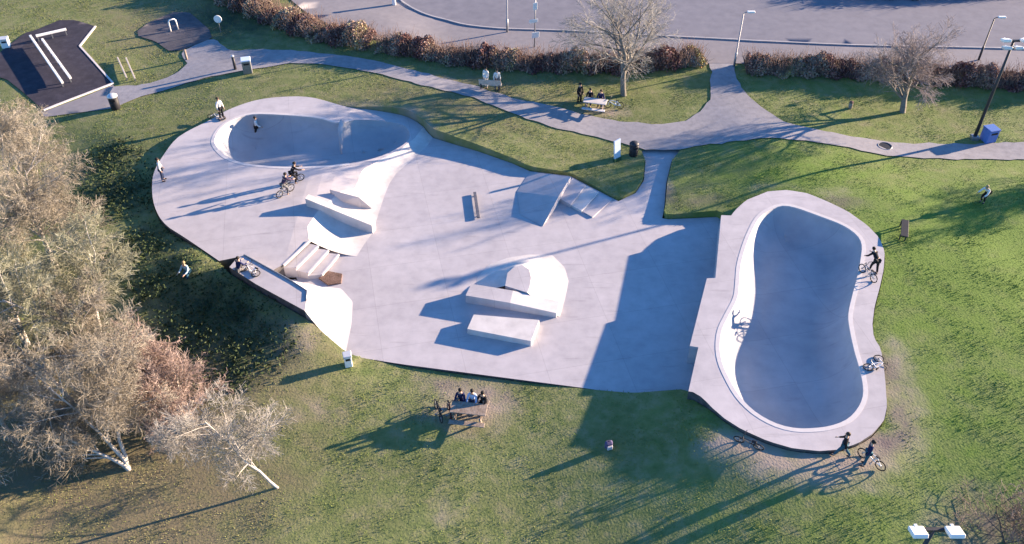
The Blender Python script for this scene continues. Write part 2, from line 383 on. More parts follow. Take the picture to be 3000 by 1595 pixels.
ys = np.r_[np.arange(4, 20, 4), np.arange(20, 84, 1.0), np.arange(84, 180, 4), np.arange(180, 300, 15)]
gx, gy = np.meshgrid(xs, ys); gx = gx.ravel(); gy = gy.ravel()
jit = (np.abs(gx) < 44) & (gy > 20) & (gy < 84)
gx = gx + jit * rng.uniform(-.2, .2, gx.shape); gy = gy + jit * rng.uniform(-.2, .2, gy.shape)
keep = ~inside(HOLE, gx, gy) & (edge_dist(HOLE, gx, gy) > .35)
pts = [Vector((a, b)) for a, b in zip(gx[keep], gy[keep])]
nb = len(HOLE); base = len(pts)
pts += [Vector(p) for p in HOLE]
res = delaunay_2d_cdt(pts, [(base + i, base + (i + 1) % nb) for i in range(nb)], [], 0, 1e-6)
GV = np.array([(v.x, v.y) for v in res[0]]); GF = np.array([f for f in res[2]])
cen = GV[GF].mean(1); GF = GF[~inside(HOLE, cen[:, 0], cen[:, 1])]
GZ = zg(GV[:, 0], GV[:, 1])
V3 = np.c_[GV, GZ]
# soil face down the cut edge
hz = zg(HOLE[:, 0], HOLE[:, 1]); b0 = len(V3)
V3 = np.vstack([V3, np.c_[HOLE, hz], np.c_[HOLE, np.full(nb, -1.6)]])
sk = []
for i in range(nb):
    j = (i + 1) % nb; sk += [(b0 + i, b0 + j, b0 + nb + i), (b0 + j, b0 + nb + j, b0 + nb + i)]
ground = npmesh('ground', V3, np.vstack([GF, np.array(sk)]), M['ground'], smooth=True)
tag(ground, kind='structure')
def blob(cx, cy, r, x, y, sx=1.0, sy=1.0):
    c = GX(cx, cy); d = np.hypot((x - c[0]) / sx, (y - c[1]) / sy); return np.clip(1.25 - d / r, 0, 1)
def fields(x, y):
    lush = np.clip((x - 4) / 22, 0, .75) * np.clip((58 - y) / 12, .3, 1) + .35 * blob(2900,780,7,x,y) + .3*blob(150,1560,5,x,y) + .35*blob(2300,480,5,x,y)
    dry = .55 * np.clip((-6 - x) / 14, 0, 1) * np.clip((46 - y) / 14, 0.25, 1) + .5 * blob(500,60,6,x,y) + .5*blob(1400,300,5,x,y,2,1) + .4*blob(760,1060,4,x,y) + .5*blob(350,1250,8,x,y,1.2,1) + .4*blob(560,1480,5,x,y)
    dirt = np.zeros_like(x)
    for a, b, r, w, sx, sy in [(1385,1190,1.9,1.2,1.15,1.0),(1330,1130,1.2,.6,2.0,.7),(2560,1320,1.3,1.2,1.2,1),(2440,1365,1.5,1.35,2.0,.7),(2640,1180,1.5,.8,.7,2.2),(2180,1310,1.3,1.3,1.8,.8),(2300,1360,1.3,1.3,2.0,.8),(2630,1060,1.2,.7,.8,1.6),(1170,330,1.2,.8,2.2,.7),
                               (1080,310,1,.6,2.5,.6),(860,980,1.2,.5,1.3,1),(1240,375,1.0,.85,1.6,.8),(1960,420,.8,.6,1,2.0),(1760,330,1.2,.8,2.0,.6),(1300,240,1,.6,2.4,.6),(2430,560,.9,.5,2,.7),(2250,555,.8,.5,2,.7),(1955,560,.9,.75,.5,2.6),(900,1200,1,.35,2,1),(1300,1500,.9,.4,1,1),(2850,1560,3,.35,1,1)]:
        dirt = np.maximum(dirt, w * blob(a, b, r, x, y, sx, sy))
    dark = np.zeros_like(x)  # dark green grass with shade of deck, quarter pipe and hedge painted in
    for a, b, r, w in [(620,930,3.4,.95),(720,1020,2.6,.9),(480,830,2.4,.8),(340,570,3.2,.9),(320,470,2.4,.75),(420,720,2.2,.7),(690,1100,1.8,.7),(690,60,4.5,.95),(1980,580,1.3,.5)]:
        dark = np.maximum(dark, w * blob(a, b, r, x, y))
    mud = np.zeros_like(x)
    for a, b, r, w, sx, sy in [(2625,1130,1.0,.9,.6,2.4),(2640,1220,.9,.8,.7,1.6),(2600,1300,.9,.7,1,1),(2470,600,1.1,.7,2.0,.6),(2060,590,1.0,.7,1.6,.8),(1965,590,.7,.8,.5,2.0),(1480,1150,.8,.6,1.2,1),(2900,1560,2.6,.55,1,1),(1210,1200,.8,.4,1.5,.8),(1290,1120,.6,.5,3,.4)]:
        mud = np.maximum(mud, w * blob(a, b, r, x, y, sx, sy))
    return lush, dry, dirt, dark, mud
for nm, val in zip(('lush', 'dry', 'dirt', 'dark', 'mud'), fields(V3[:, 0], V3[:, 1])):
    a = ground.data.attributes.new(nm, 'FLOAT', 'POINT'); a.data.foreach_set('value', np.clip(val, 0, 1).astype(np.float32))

def drape(name, poly, dz, m, step=.9, ragged=0):
    P = ccw(resample(poly, max(40, int(np.linalg.norm(np.diff(np.vstack([poly, poly[:1]]), axis=0), axis=1).sum() / .6))))
    if ragged: P = P + rng.normal(0, ragged, P.shape)
    lo, hi = P.min(0), P.max(0)
    st = max(step, (hi - lo).max() / 120)
    a, b = np.meshgrid(np.arange(lo[0], hi[0], st), np.arange(lo[1], hi[1], st)); a = a.ravel(); b = b.ravel()
    k = inside(P, a, b) & (edge_dist(P, a, b) > .25)
    pts = [Vector(p) for p in P] + [Vector((u, v)) for u, v in zip(a[k], b[k])]
    n = len(P)
    r = delaunay_2d_cdt(pts, [(i, (i + 1) % n) for i in range(n)], [], 0, 1e-6)
    V = np.array([(v.x, v.y) for v in r[0]]); F = np.array([f for f in r[2]]); c = V[F].mean(1)
    F = F[inside(P, c[:, 0], c[:, 1])]
    Z = zg(V[:, 0], V[:, 1]) + dz
    n0 = len(V)
    return npmesh(name, np.c_[V, Z], F, m, smooth=True)
tag(drape('path', PATHW, .05, M['path'], .9, .06), kind='structure')
tag(drape('court_path', STRIP, .04, M['walk']), kind='structure')
tag(drape('tarmac_court', COURT, .055, M['tarmac']), kind='structure')
tag(drape('worn_tarmac', COURT2, .06, M['tarmac_worn']), kind='structure')
# pale edging round the courts
def edging(name, poly, w, dz, m, closed=True):
    P = np.asarray(poly); ext = resample(P, 120, closed); V = []; F = []
    t = np.gradient(ext, axis=0) if not closed else (np.roll(ext, -1, 0) - np.roll(ext, 1, 0)); t /= np.linalg.norm(t, axis=1)[:, None]
    nn = np.stack([-t[:, 1], t[:, 0]], 1) * w / 2; n = len(ext)
    for p, q in zip(ext, nn):
        z = float(zg(p[0], p[1])) + dz
        V += [(p[0] - q[0], p[1] - q[1], z - .12), (p[0] - q[0], p[1] - q[1], z), (p[0] + q[0], p[1] + q[1], z), (p[0] + q[0], p[1] + q[1], z - .12)]
    for i in range(n if closed else n - 1):
        a, b = i * 4, ((i + 1) % n) * 4
        F += [(a + j, b + j, b + j + 1, a + j + 1) for j in range(3)]
    return fix(mobj(name, V, F, m))
tag(edging('court_edging', poly_px([(280,79),(234,137),(332,246),(128,325)]), .14, .09, M['kerb'], False), kind='structure')
# road, pavement beyond the hedge, stone kerb
KERB = [(1150,-60),(1168,-8),(1176,6),(1217,32),(1261,50),(1305,61),(1363,76),(1451,86),(1520,89),(1646,93),(1792,101),(1982,111),(2142,119),(2250,125),(2542,137),(3000,147),(3400,158)]
WALKLOW = [(3400,260),(3000,215),(2800,205),(2500,190),(2250,190),(2155,188),(2075,188),(1900,190),(1500,165),(1200,130),(1050,110),(980,85),(900,40),(850,0),(820,-60)]
KW = poly_px(KERB)
tag(drape('pavement', np.vstack([KW, poly_px(WALKLOW)]), .06, M['walk'], 1.5), kind='structure')
far = [(75, 165), (-30, 165)]
tag(drape('road', np.vstack([KW, far]), .10, M['road'], 2.5), kind='structure')
tag(edging('road_kerb', smooth_poly(KW, 110, False), .16, .15, M['kerbstone'], False), kind='structure')
FAR_WALK = poly_px([(820,-60),(850,0),(980,85),(1050,105),(1140,95),(1150,-60)])
tag(drape('verge', FAR_WALK + np.array([0, .0]), .045, M['walk'], 1.5), kind='structure')

# ------------------------------------------------------------------ concrete
plaza_poly = [X(*p) for p in PLAZA_BOT] + [X(2045,1155), X(2065,1010), X(2105,830), X(2125,690)] + [X(*p) for p in PLAZA_EDGE_TOP[1:]] + \
             [X(1190,450), X(1090,520), X(1000,620), X(930,690), X(850,790), X(900,860), X(985,1000)]
tag(slab('plaza', np.array(plaza_poly), 0, 1.4, M['concrete']), kind='structure')

def basin(name, cop, z, depth, rad, m, parent, fk=9, zf=None):
    """bowl wall (quarter round) and floor below a coping outline"""
    P = ccw(cop); n = len(P); V = []; F = []
    rings = []
    for j in range(fk):
        th = (math.pi / 2) * j / (fk - 1)
        d = rad * (1 - math.cos(th)); zz = z - depth * math.sin(th) ** 1.0
        # vertical at the lip easing to flat
        d = rad * (1 - math.cos(th)); zt = zf(P[:, 0]) if zf else np.full(n, z)
        rings.append((offset(P, -d), zt - (zt - (z - depth)) * math.sin(th)))
    # quarter circle: steep first
    for P2, zz in rings:
        V += [(p[0], p[1], q) for p, q in zip(P2, zz)]
    for j in range(fk - 1):
        for i in range(n): F.append((j * n + i, (j + 1) * n + i, (j + 1) * n + (i + 1) % n, j * n + (i + 1) % n))
    tri = tessellate_polygon([[Vector((p[0], p[1], 0)) for p in rings[-1][0]]]); b = (fk - 1) * n
    F += [tuple(b + k for k in t) for t in tri]
    o = mobj(name, V, F, m, parent, True)
    fix(o)
    return o
def coping(cop, z, parent, name='coping', m=None, w=.2, zf=None):
    P = ccw(cop); n = len(P); V = []; F = []
    a, b = offset(P, -.03), offset(P, w)
    for p, q in zip(a, b):
        if zf: z = float(zf(p[0]))
        V += [(p[0], p[1], z - .06), (p[0], p[1], z + .012), (q[0], q[1], z + .012), (q[0], q[1], z - .06)]
    for i in range(n):
        s, t = i * 4, ((i + 1) % n) * 4
        if zf and float(zf(P[i, 0])) < .8: continue
        F += [(s + j, t + j, t + j + 1, s + j + 1) for j in range(3)]
    return fix(mobj(name, V, F, m or M['coping'], parent))
rb = empty('skate_bowl', (0, 0, 0), 0, 'deep kidney shaped concrete bowl on its own raised deck, right side of the skatepark', 'skate bowl')
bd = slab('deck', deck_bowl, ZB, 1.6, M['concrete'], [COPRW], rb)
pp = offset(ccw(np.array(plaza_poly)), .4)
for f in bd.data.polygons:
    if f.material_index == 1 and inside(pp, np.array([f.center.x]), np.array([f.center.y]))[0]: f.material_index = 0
basin('basin', COPRW, ZB, 1.55, 1.75, M['basin'], rb)
coping(COPRW, ZB, rb)
lb = empty('skate_bowl', (0, 0, 0), 0, 'shallow peanut shaped concrete bowl sunk in the rounded left deck', 'skate bowl')
def sloped_deck():
    O = ccw(resample(deck_left, 170)); Hh = COPLW; lo, hi = O.min(0), O.max(0)
    a, b = np.meshgrid(np.arange(lo[0], hi[0], .8), np.arange(lo[1], hi[1], .8)); a = a.ravel(); b = b.ravel()
    k = inside(O, a, b) & ~inside(Hh, a, b) & (edge_dist(O, a, b) > .3) & (edge_dist(Hh, a, b) > .3)
    n, m = len(O), len(Hh)
    pts = [Vector(p) for p in O] + [Vector(p) for p in Hh] + [Vector(p) for p in zip(a[k], b[k])]
    r = delaunay_2d_cdt(pts, [(i, (i + 1) % n) for i in range(n)] + [(n + i, n + (i + 1) % m) for i in range(m)], [], 0, 1e-6)
    V = np.array([(v.x, v.y) for v in r[0]]); F = np.array([f for f in r[2]]); c = V[F].mean(1)
    F = F[inside(O, c[:, 0], c[:, 1]) & ~inside(Hh, c[:, 0], c[:, 1])]
    W = [(p[0], p[1], float(zdk(p[0]))) for p in V]; q = len(W)
    W += [(p[0], p[1], float(zdk(p[0]))) for p in O] + [(p[0], p[1], -1.3) for p in O]
    FF = [tuple(f) for f in F]; k0 = len(FF); FF += [(q + i, q + n + i, q + n + (i + 1) % n, q + (i + 1) % n) for i in range(n)]
    o = fix(mobj('deck', W, FF, M['concrete'], lb)); o.data.materials.append(M['shade_wall'])
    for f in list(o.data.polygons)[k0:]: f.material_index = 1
sloped_deck()
basin('basin', COPLW, ZD, 1.7, 2.0, M['basin'], lb, 9, zdk)
coping(COPLW, ZD, lb, zf=zdk)
# hip stub in the far wall of the left bowl
c0 = A(1000,362,ZD); 
st = MB(); st.tube([(c0.x, c0.y + .25, ZD + .02), (c0.x, c0.y - .5, ZD - .05), (c0.x + .02, c0.y - 1.1, ZD - .7), (c0.x + .05, c0.y - 1.7, ZD - 1.5)], [.16, .17, .14, .05], 10)
st.build('hip', M['concrete'], lb, True)
conc = lambda s: (1 - s) ** 1.9
bank = loft('bank_ramp', EW, FW, conc, M['concrete_pale'], None, 70, 12, zdk, .004)
tag(bank, 'curved pale bank running from the left deck down to the plaza', 'skate ramp')

# stairs from left deck to plaza
stair = empty('stairs', (0, 0, 0), 0, 'four concrete steps between the left deck and the plaza beside the quarter pipe', 'stairs')
LN = [((905,705),(829,776)),((930,720),(866,784)),((960,733),(901,800)),((990,745),(941,805)),((1018,757),(975,818))]
for i in range(4):
    zt = ZD - .25 * (i + 1) + .012; (a, b), (c, d) = LN[i], LN[i + 1]
    z0 = zt
    q = [A(*a, ZD - .25 * i), A(*c, zt), A(*d, zt), A(*b, ZD - .25 * i)]
    if i < 3:
        prism('step', [(p.x, p.y, zt) for p in q], M['concrete'], stair, -.03)
    # pale edge strip: the sunlit riser put into the colour
    e0, e1 = q[0], q[3]
    nz = MB(); nz.box(((e0.x + e1.x) / 2 + .03, (e0.y + e1.y) / 2, ZD - .25 * i - .045), (.12, (e1 - e0).length, .13), math.atan2(e1.y - e0.y, e1.x - e0.x) - math.pi / 2)
    nz.build('lit_riser', M['coping'], stair)
pl = [G(934,815), G(960,795), G(1003,803), G(1000,830), G(962,835)]
pl = [A(934,818), A(962,798), A(1003,806), A(1000,832), A(962,838)]
planter = prism('planter', [(p.x, p.y, .10) for p in pl], M['soil'], None, -.05)
tag(planter, 'small wedge of bare brown soil between the steps and the quarter pipe', 'planter')

# quarter pipe
qp = empty('quarter_pipe', (0, 0, 0), 0, 'white quarter pipe with narrow grey top deck at the bottom left of the plaza', 'quarter pipe')
QT = [X(*p, ZQ) for p in [(672,783),(690,762),(715,748),(810,800),(899,853),(893,911),(750,833)]]
slab('top_deck', np.array(QT), ZQ, 3.0, M['concrete'], (), qp)
qtop = [X(*p, ZQ) for p in [(697,755),(715,748),(760,772),(810,800),(860,828),(899,853),(897,882),(893,911)]]
qft = [X(*p, zz) for p, zz in zip([(735,742),(755,752),(810,785),(862,812),(930,838),(1000,846),(1034,885),(1030,950),(1013,1034)], [1,1,1,.2,0,0,0,0,0])]
V = []; F = []; n = 60
a_ = resample(qtop, n, False); b_ = resample(qft, n, False); k = 12
for j in range(k):
    s = j / (k - 1)
    for i in range(n):
        p = a_[i] * (1 - s) + b_[i] * s; V.append((p[0], p[1], .005 + (ZQ - .005) * (1 - s) ** 1.8 + .004 * (1 - s)))
for j in range(k - 1):
    for i in range(n - 1): F.append((j * n + i, j * n + i + 1, (j + 1) * n + i + 1, (j + 1) * n + i))
b0 = len(V)
for j in range(k): V.append((V[j * n + n - 1][0], V[j * n + n - 1][1], -1.4))
for j in range(k - 1): F.append((j * n + n - 1, (j + 1) * n + n - 1, b0 + j + 1, b0 + j))
mobj('transition', V, F, M['coping'], qp, True)
lipb = MB(); lipb.tube([(p[0], p[1], ZQ + .01) for p in qtop[1:7]], .05, 8); lipb.build('coping', M['steel'], qp, True)

# long ledge beside the bank (hubba)
def ledge(name, px0, px1, zs0, zs1, w, h0, h1, label, parent=None):
    a, b = A(*px0, zs0 + h0), A(*px1, zs1 + h1); d = Vector((b.x - a.x, b.y - a.y, 0)).normalized(); nrm = Vector((-d.y, d.x, 0)) * w / 2
    t = [a + nrm, b + nrm, b - nrm, a - nrm]
    o = prism(name, [tuple(p) for p in t], M['concrete_pale'], parent, -.06)
    return o
hub = ledge('ledge', (899,576), (1094,655), ZD, 0, .45, .62, .62, '')
tag(hub, 'long sloping concrete ledge running down the bank beside the steps', 'ledge')
kick = prism('kicker', [tuple(A(966,556,1.15)), tuple(A(1050,578,1.0)), tuple(A(1088,610,.12)), tuple(A(1000,592,.55))], M['concrete'], None, -.05)
tag(kick, 'small wedge shaped kicker on the bank behind the long ledge', 'ramp')

# fun box in the middle of the plaza
fb = empty('fun_box', tuple(A(1525,835)), 0, 'rounded fun box with a half cone bank in the middle of the plaza', 'skate ramp')
fo = fb.location
TOPF = [(1480,838),(1487,800),(1505,784),(1530,777),(1550,790),(1556,815),(1552,840),(1545,858)]
FOOT = [(1395,850),(1398,815),(1432,776),(1487,756),(1550,746),(1618,748),(1655,785),(1666,825),(1655,880),(1640,930)]
hz_ = .58
tp = [np.array(X(*p, hz_)) for p in TOPF]; ft = [np.array(X(*p)) for p in FOOT]
V = []; F = []; n = 48; k = 9
a_ = resample(tp, n, False); b_ = resample(ft, n, False)
for j in range(k):
    s = j / (k - 1)
    for i in range(n):
        p = a_[i] * (1 - s) + b_[i] * s; V.append((p[0] - fo.x, p[1] - fo.y, .004 + hz_ * (1 - s) ** 1.5))
for j in range(k - 1):
    for i in range(n - 1): F.append((j * n + i, j * n + i + 1, (j + 1) * n + i + 1, (j + 1) * n + i))
mobj('bank', V, F, M['concrete_pale'], fb, True)
q = [A(*p, hz_) for p in TOPF]
prism('platform', [(p.x - fo.x, p.y - fo.y, hz_ + .008) for p in q], M['concrete'], fb, -.03)
l1 = empty('ledge', tuple(A(1440,870)), 0, 'taller concrete ledge leaning on the front of the fun box, flat then sloping', 'ledge'); o1 = l1.location
zz = [.82,.82,.82,.82]
fl = [A(1364,866,.58), A(1381,832,.58), A(1503,852,.58), A(1495,888,.58)]
prism('flat_top', [(p.x - o1.x, p.y - o1.y, p.z) for p in fl], M['concrete'], l1, -.04)
sl = [A(1503,852,.575), A(1640,884,.36), A(1630,918,.36), A(1495,888,.575)]
prism('sloping_end', [(p.x - o1.x, p.y - o1.y, p.z) for p in sl], M['concrete_pale'], l1, -.045)
l2p = [A(1388,922,.4), A(1580,938,.4), A(1556,1000,.4), A(1369,964,.4)]
l2 = prism('manual_pad', [tuple(p) for p in l2p], M['concrete_pale'], None, -.04)
tag(l2, 'low flat concrete manual pad in front of the fun box ledge', 'manual pad')

# hip ramp by the far edge, stairs behind it, rail
hr = .68
R0, R1, R2 = A(1672,519,hr), A(1636,577,hr), A(1590,664,0.02); L0, L1_, L2_ = A(1552,504,0.02), A(1514,562,0.02), A(1524,628,.02)
V = [R0, R1, R2, L0, L1_, L2_, Vector((R0.x, R0.y, -.05)), Vector((R1.x, R1.y, -.05))]
hip = fix(mobj('hip_ramp', [tuple(v) for v in V], [(0,3,4,1), (1,4,5), (1,5,2), (0,1,7,6), (1,2,7), (0,6,3)], M['concrete'], None))
tag(hip, 'shaded wedge shaped hip ramp at the far edge of the plaza', 'skate ramp')
st2 = empty('stairs', (0, 0, 0), 0, 'three low worn steps rising to the hip ramp at the far edge of the plaza', 'stairs')
for i in range(3):
    h = .27 - .09 * i; f0 = i / 3.; f1 = (i + 1) / 3.
    def LP(u, v, z): return A(1678 + 118 * u + (1640 - 1678) * v + (-22) * u * v, 520 + 62 * u + 62 * v - 8 * u * v, z)
    q = [LP(f0, .04, h), LP(f1, .04, h), LP(f1, 1, h), LP(f0, 1, h)]
    prism('step', [(p.x, p.y, h - .004 * i) for p in q], M['concrete_pale'] if i == 1 else M['concrete'], st2, -.04)
ra, rb_ = A(1391,564,.12), A(1402,638,.12)
rail = empty('grind_rail', tuple(A(1396,605)), 0, 'low grey steel grind rail alone on the plaza', 'grind rail'); ro = rail.location
m_ = MB(); mid = (ra + rb_) / 2 - ro; dd_ = rb_ - ra; m_.box(tuple(mid), (dd_.length, .2, .1), math.atan2(dd_.y, dd_.x), bev=.015); m_.build('bar', M['rail'], rail)
for t in (.1, .9):
    p = ra.lerp(rb_, t) - ro; m_ = MB(); m_.box((p.x, p.y, .03), (.1, .1, .1)); m_.build('leg', M['steel'], rail)

# ------------------------------------------------------------------ light
SUN_EL, SUN_AZ = 11.6, math.atan2(.929, .37)
dirv = Vector((math.sin(SUN_AZ) * math.cos(R(SUN_EL)), math.cos(SUN_AZ) * math.cos(R(SUN_EL)), math.sin(R(SUN_EL))))
sl_ = bpy.data.lights.new('sun', 'SUN'); so = link(bpy.data.objects.new('sun', sl_)); so.rotation_euler = dirv.to_track_quat('Z', 'Y').to_euler()
sl_.energy = 5.0; sl_.angle = R(.5); sl_.color = (1.0, .76, .54)
w = bpy.data.worlds.new('World'); sc.world = w; w.use_nodes = True
nt = w.node_tree; bg = nt.nodes['Background']; sky = nt.nodes.new('ShaderNodeTexSky'); sky.sky_type = 'NISHITA'; sky.sun_disc = False
sky.sun_elevation = R(SUN_EL); sky.sun_rotation = SUN_AZ; sky.air_density = 1.0; sky.dust_density = .0; sky.ozone_density = 6.0
nt.links.new(sky.outputs['Color'], bg.inputs['Color']); bg.inputs['Strength'].default_value = .087
sc.view_settings.view_transform = 'Standard'; sc.view_settings.look = 'None'; sc.view_settings.exposure = 2.19; sc.view_settings.gamma = 1.0
#@@OBJECTS@@
# ================================================================== vegetation
def seg_mesh(segs, sides=3):
    """segs: (n,8) p0 p1 r0 r1 -> open prisms"""
    S = np.asarray(segs, float); n = len(S); p0, p1, r0, r1 = S[:, :3], S[:, 3:6], S[:, 6], S[:, 7]
    t = p1 - p0; t /= np.linalg.norm(t, axis=1)[:, None] + 1e-9
    ref = np.where(np.abs(t[:, 2:3]) > .9, [[1., 0, 0]], [[0, 0, 1.]]); u = np.cross(t, ref); u /= np.linalg.norm(u, axis=1)[:, None]; w_ = np.cross(t, u)
    V = np.zeros((n, 2 * sides, 3))
    for j in range(sides):
        a = 2 * math.pi * j / sides; d = u * math.cos(a) + w_ * math.sin(a)
        V[:, j] = p0 + d * r0[:, None]; V[:, sides + j] = p1 + d * r1[:, None]
    b = (np.arange(n) * 2 * sides)[:, None]
    F = np.concatenate([b + np.array([[j, (j + 1) % sides, sides + (j + 1) % sides, sides + j]]) for j in range(sides)], 0)
    return V.reshape(-1, 3), F
class Tree:
    def __init__(s, seed): s.r = random.Random(seed); s.wood = []; s.twig = []
    def limb(s, p, d, L, r, lv, spec):
        R_ = s.r; nseg, nch, ang, lr, droop, up0 = spec[lv]; last = lv == len(spec) - 1
        pts = [p.copy()]; dd = d.normalized()
        for i in range(nseg):
            dd = (dd + Vector((R_.gauss(0, .13), R_.gauss(0, .13), R_.gauss(0, .10) + droop))).normalized()
            pts.append(pts[-1] + dd * (L / nseg))
        for i in range(nseg):
            a = r * (1 - .75 * i / nseg); b = r * (1 - .75 * (i + 1) / nseg)
            (s.wood if lv <= 1 else s.twig).append((*pts[i], *pts[i + 1], a, b))
        if last: return
        for c in range(nch):
            t = up0 + (1 - up0) * (c + R_.random()) / nch; k = min(nseg - 1, int(t * nseg)); q = pts[k].lerp(pts[k + 1], t * nseg - k)
            ax = (pts[k + 1] - pts[k]).normalized()
            side = ax.cross(Vector((R_.gauss(0, 1), R_.gauss(0, 1), R_.gauss(0, 1)))).normalized(); a = ang * R_.uniform(.7, 1.25)
            nd = ax * math.cos(a) + side * math.sin(a)
            s.limb(q, nd, L * lr * R_.uniform(.7, 1.2) * (1.15 - .45 * t), max(.009, r * .5 * (1 - .6 * t)), lv + 1, spec)
def plant_tree(name, loc, seed, h, lean, spec, barkm, twigm, label, cat, group, stems=1, r=.14, twr=1.0, spread=.25, lenf=.75):
    root = empty(name, loc, 0, label, cat, group); T = Tree(seed)
    for k in range(stems):
        d = Vector(lean) + Vector((T.r.gauss(0, spread if stems > 1 else .03), T.r.gauss(0, spread if stems > 1 else .03), 0))
        T.limb(Vector((T.r.uniform(-.2, .2) if stems > 1 else 0, T.r.uniform(-.2, .2) if stems > 1 else 0, -.25)), d, h * lenf * (1 if stems == 1 else T.r.uniform(.75, 1.05)), r, 0, spec)
    V, F = seg_mesh(T.wood, 6); npmesh('trunk', V, F, barkm, root, None, True)
    tw = np.array(T.twig); tw[:, 6:8] = np.maximum(tw[:, 6:8] * twr, .007 * twr)
    V, F = seg_mesh(tw, 3); n = len(tw)
    clump = np.sin(tw[:, 0] * 1.7 + seed) * np.cos(tw[:, 1] * 1.9 + seed * 2) * np.sin(tw[:, 2] * 1.5)
    t = np.clip(.5 + .3 * clump + rng.normal(0, .2, n), 0, 1); npmesh('crown', V, F, twigm, root, np.tile(t, 3))
    return root
TW_TAN = tinted('tan_twigs', [(.12,.105,.08),(.23,.205,.16),(.33,.298,.245),(.45,.415,.355)])
TW_OLIVE = tinted('olive_twigs', [(.115,.115,.075),(.22,.22,.15),(.32,.32,.235),(.46,.455,.37)])
TW_PINK = tinted('reddish_twigs', [(.14,.10,.085),(.26,.19,.165),(.36,.28,.25),(.48,.39,.355)])
TW_GREY = tinted('grey_twigs', [(.15,.14,.125),(.26,.245,.22),(.36,.34,.31),(.48,.46,.42)])
TW_MAUVE = tinted('mauve_grey_twigs', [(.13,.105,.105),(.23,.19,.185),(.32,.275,.265),(.43,.39,.37)])
TW_DARK = tinted('purple_brown_twigs', [(.07,.055,.05),(.14,.11,.095),(.21,.165,.145),(.30,.25,.22)])
#        nseg nch  ang  len droop up0
BIRCH = [(7, 14, .85, .50, .02, .30), (4, 8, .8, .52, .0, .12), (3, 7, .8, .6, -.03, .1), (2, 7, .8, .7, -.05, .05), (1, 0, 0, 0, 0, 0)]
OPEN_ = [(7, 13, .80, .58, .02, .28), (4, 8, .7, .52, .03, .2), (3, 6, .65, .55, .02, .15), (2, 4, .65, .6, .02, .2), (1, 0, 0, 0, 0, 0)]
WIDE = [(7, 18, 1.0, .88, .04, .2), (5, 9, .7, .5, .04, .15), (3, 7, .65, .55, .02, .15), (2, 4, .65, .6, .02, .2), (1, 0, 0, 0, 0, 0)]
SPARSE = [(5, 9, 1.0, .8, .0, .1), (4, 6, .85, .6, .0, .1), (3, 4, .75, .6, -.02, .1), (1, 3, .7, .6, 0, .1), (1, 0, 0, 0, 0, 0)]
BUSH = [(4, 12, .75, .6, .02, .05), (3, 7, .8, .6, .0, .1), (2, 6, .8, .6, -.02, .1), (1, 4, .7, .6, 0, .1), (1, 0, 0, 0, 0, 0)]
BG = 'bare birches along the left edge'
birches = [
 ((821,1430), 7.0, (-.62, .10, 1), 'birch_tree', TW_GREY, 'slim leaning birch with grey twigs, standing apart left of the dirt patch', 11, 1, .08, .85),
 ((385,1372), 7.6, (-.42, .15, 1), 'birch_tree', TW_TAN, 'multi stemmed birch with the whitest stems, near the bottom left', 12, 3, .11, .85),
 ((255,1200), 8.2, (-.42, .12, 1), 'birch_tree', TW_TAN, 'twin trunked birch with a wide tan crown, below the olive crowned one', 13, 2, .13, .95),
 ((285,1000), 8.5, (-.22, .10, 1), 'birch_tree', TW_OLIVE, 'tall birch with a dense olive grey crown beside the shaded slope', 14, 2, .13, 1.0),
 ((170,800), 8.6, (-.25, .05, 1), 'birch_tree', TW_TAN, 'pale tan birch crown level with the rounded left deck', 15, 2, .13, .95),
 ((60,560), 7.0, (-.10, .05, 1), 'birch_tree', TW_TAN, 'pale bleached birch cut by the left edge, just below the tarmac court', 16, 2, .12, .9),
 ((560,1235), 5.2, (-.30, .10, 1), 'small_tree', TW_PINK, 'low spreading reddish brown tree between the leaning birch and the olive birch', 17, 4, .08, 1.0),
 ((90,1010), 8.0, (-.15, .05, 1), 'birch_tree', TW_OLIVE, 'khaki crowned birch cut by the left edge halfway down', 18, 2, .13, .95),
 ((70,1300), 7.0, (-.35, .05, 1), 'birch_tree', TW_TAN, 'brownish birch crown cut by the left edge above the broad trunk shadow', 19, 2, .13, .85),
 ((470,1130), 6.0, (-.25, .15, 1), 'small_tree', TW_PINK, 'taller reddish bare tree with its crown over the dark slope edge', 20, 3, .09, 1.0),
]
for p, h, lean, nm, tm, lab, sd, stems, r, twr in birches:
    plant_tree(nm, G(*p), sd, h, lean, BIRCH if nm == 'birch_tree' else BUSH, M['bark_white'], tm, lab, 'tree', BG, stems, r * 1.05, twr, .2, .8 if nm == 'birch_tree' else .55)
TG = 'bare trees on the lawns by the path'
plant_tree('bare_tree', G(1828,280), 31, 9.4, (.0, .0, 1), WIDE, M['bark_grey'], TW_GREY, 'upright bare tree with a grey fan shaped crown behind the picnic bench by the path', 'tree', TG, 1, .26, 1.0, .2, .62)
plant_tree('bare_tree', G(2645,330), 32, 7.4, (.06, .0, 1), WIDE, M['bark_grey'], TW_MAUVE, 'smaller bare tree with purple brown twigs in front of the right hand hedge', 'tree', TG, 1, .24, 1.0, .2, .6)
plant_tree('bare_tree', G(3260,520), 33, 4.8, (.0, .02, 1), OPEN_, M['bark_grey'], TW_DARK, 'bare tree just beyond the right edge throwing streaky shade on the grass', 'tree', TG, 1, .12, .9, .2, .7)
plant_tree('bare_tree', G(3420,430), 34, 6.4, (.0, .02, 1), OPEN_, M['bark_grey'], TW_DARK, 'second bare tree farther beyond the right edge near the path', 'tree', TG, 1, .12, .9, .2, .7)
SG = 'bare scrub at the bottom right'
plant_tree('small_tree', G(2965,1610), 43, 4.2, (.0, .08, 1), SPARSE, M['bark_dark'], TW_DARK, 'purple brown bare scrub tree in the bottom right corner', 'tree', SG, 4, .06, 1.0, .3, .6)

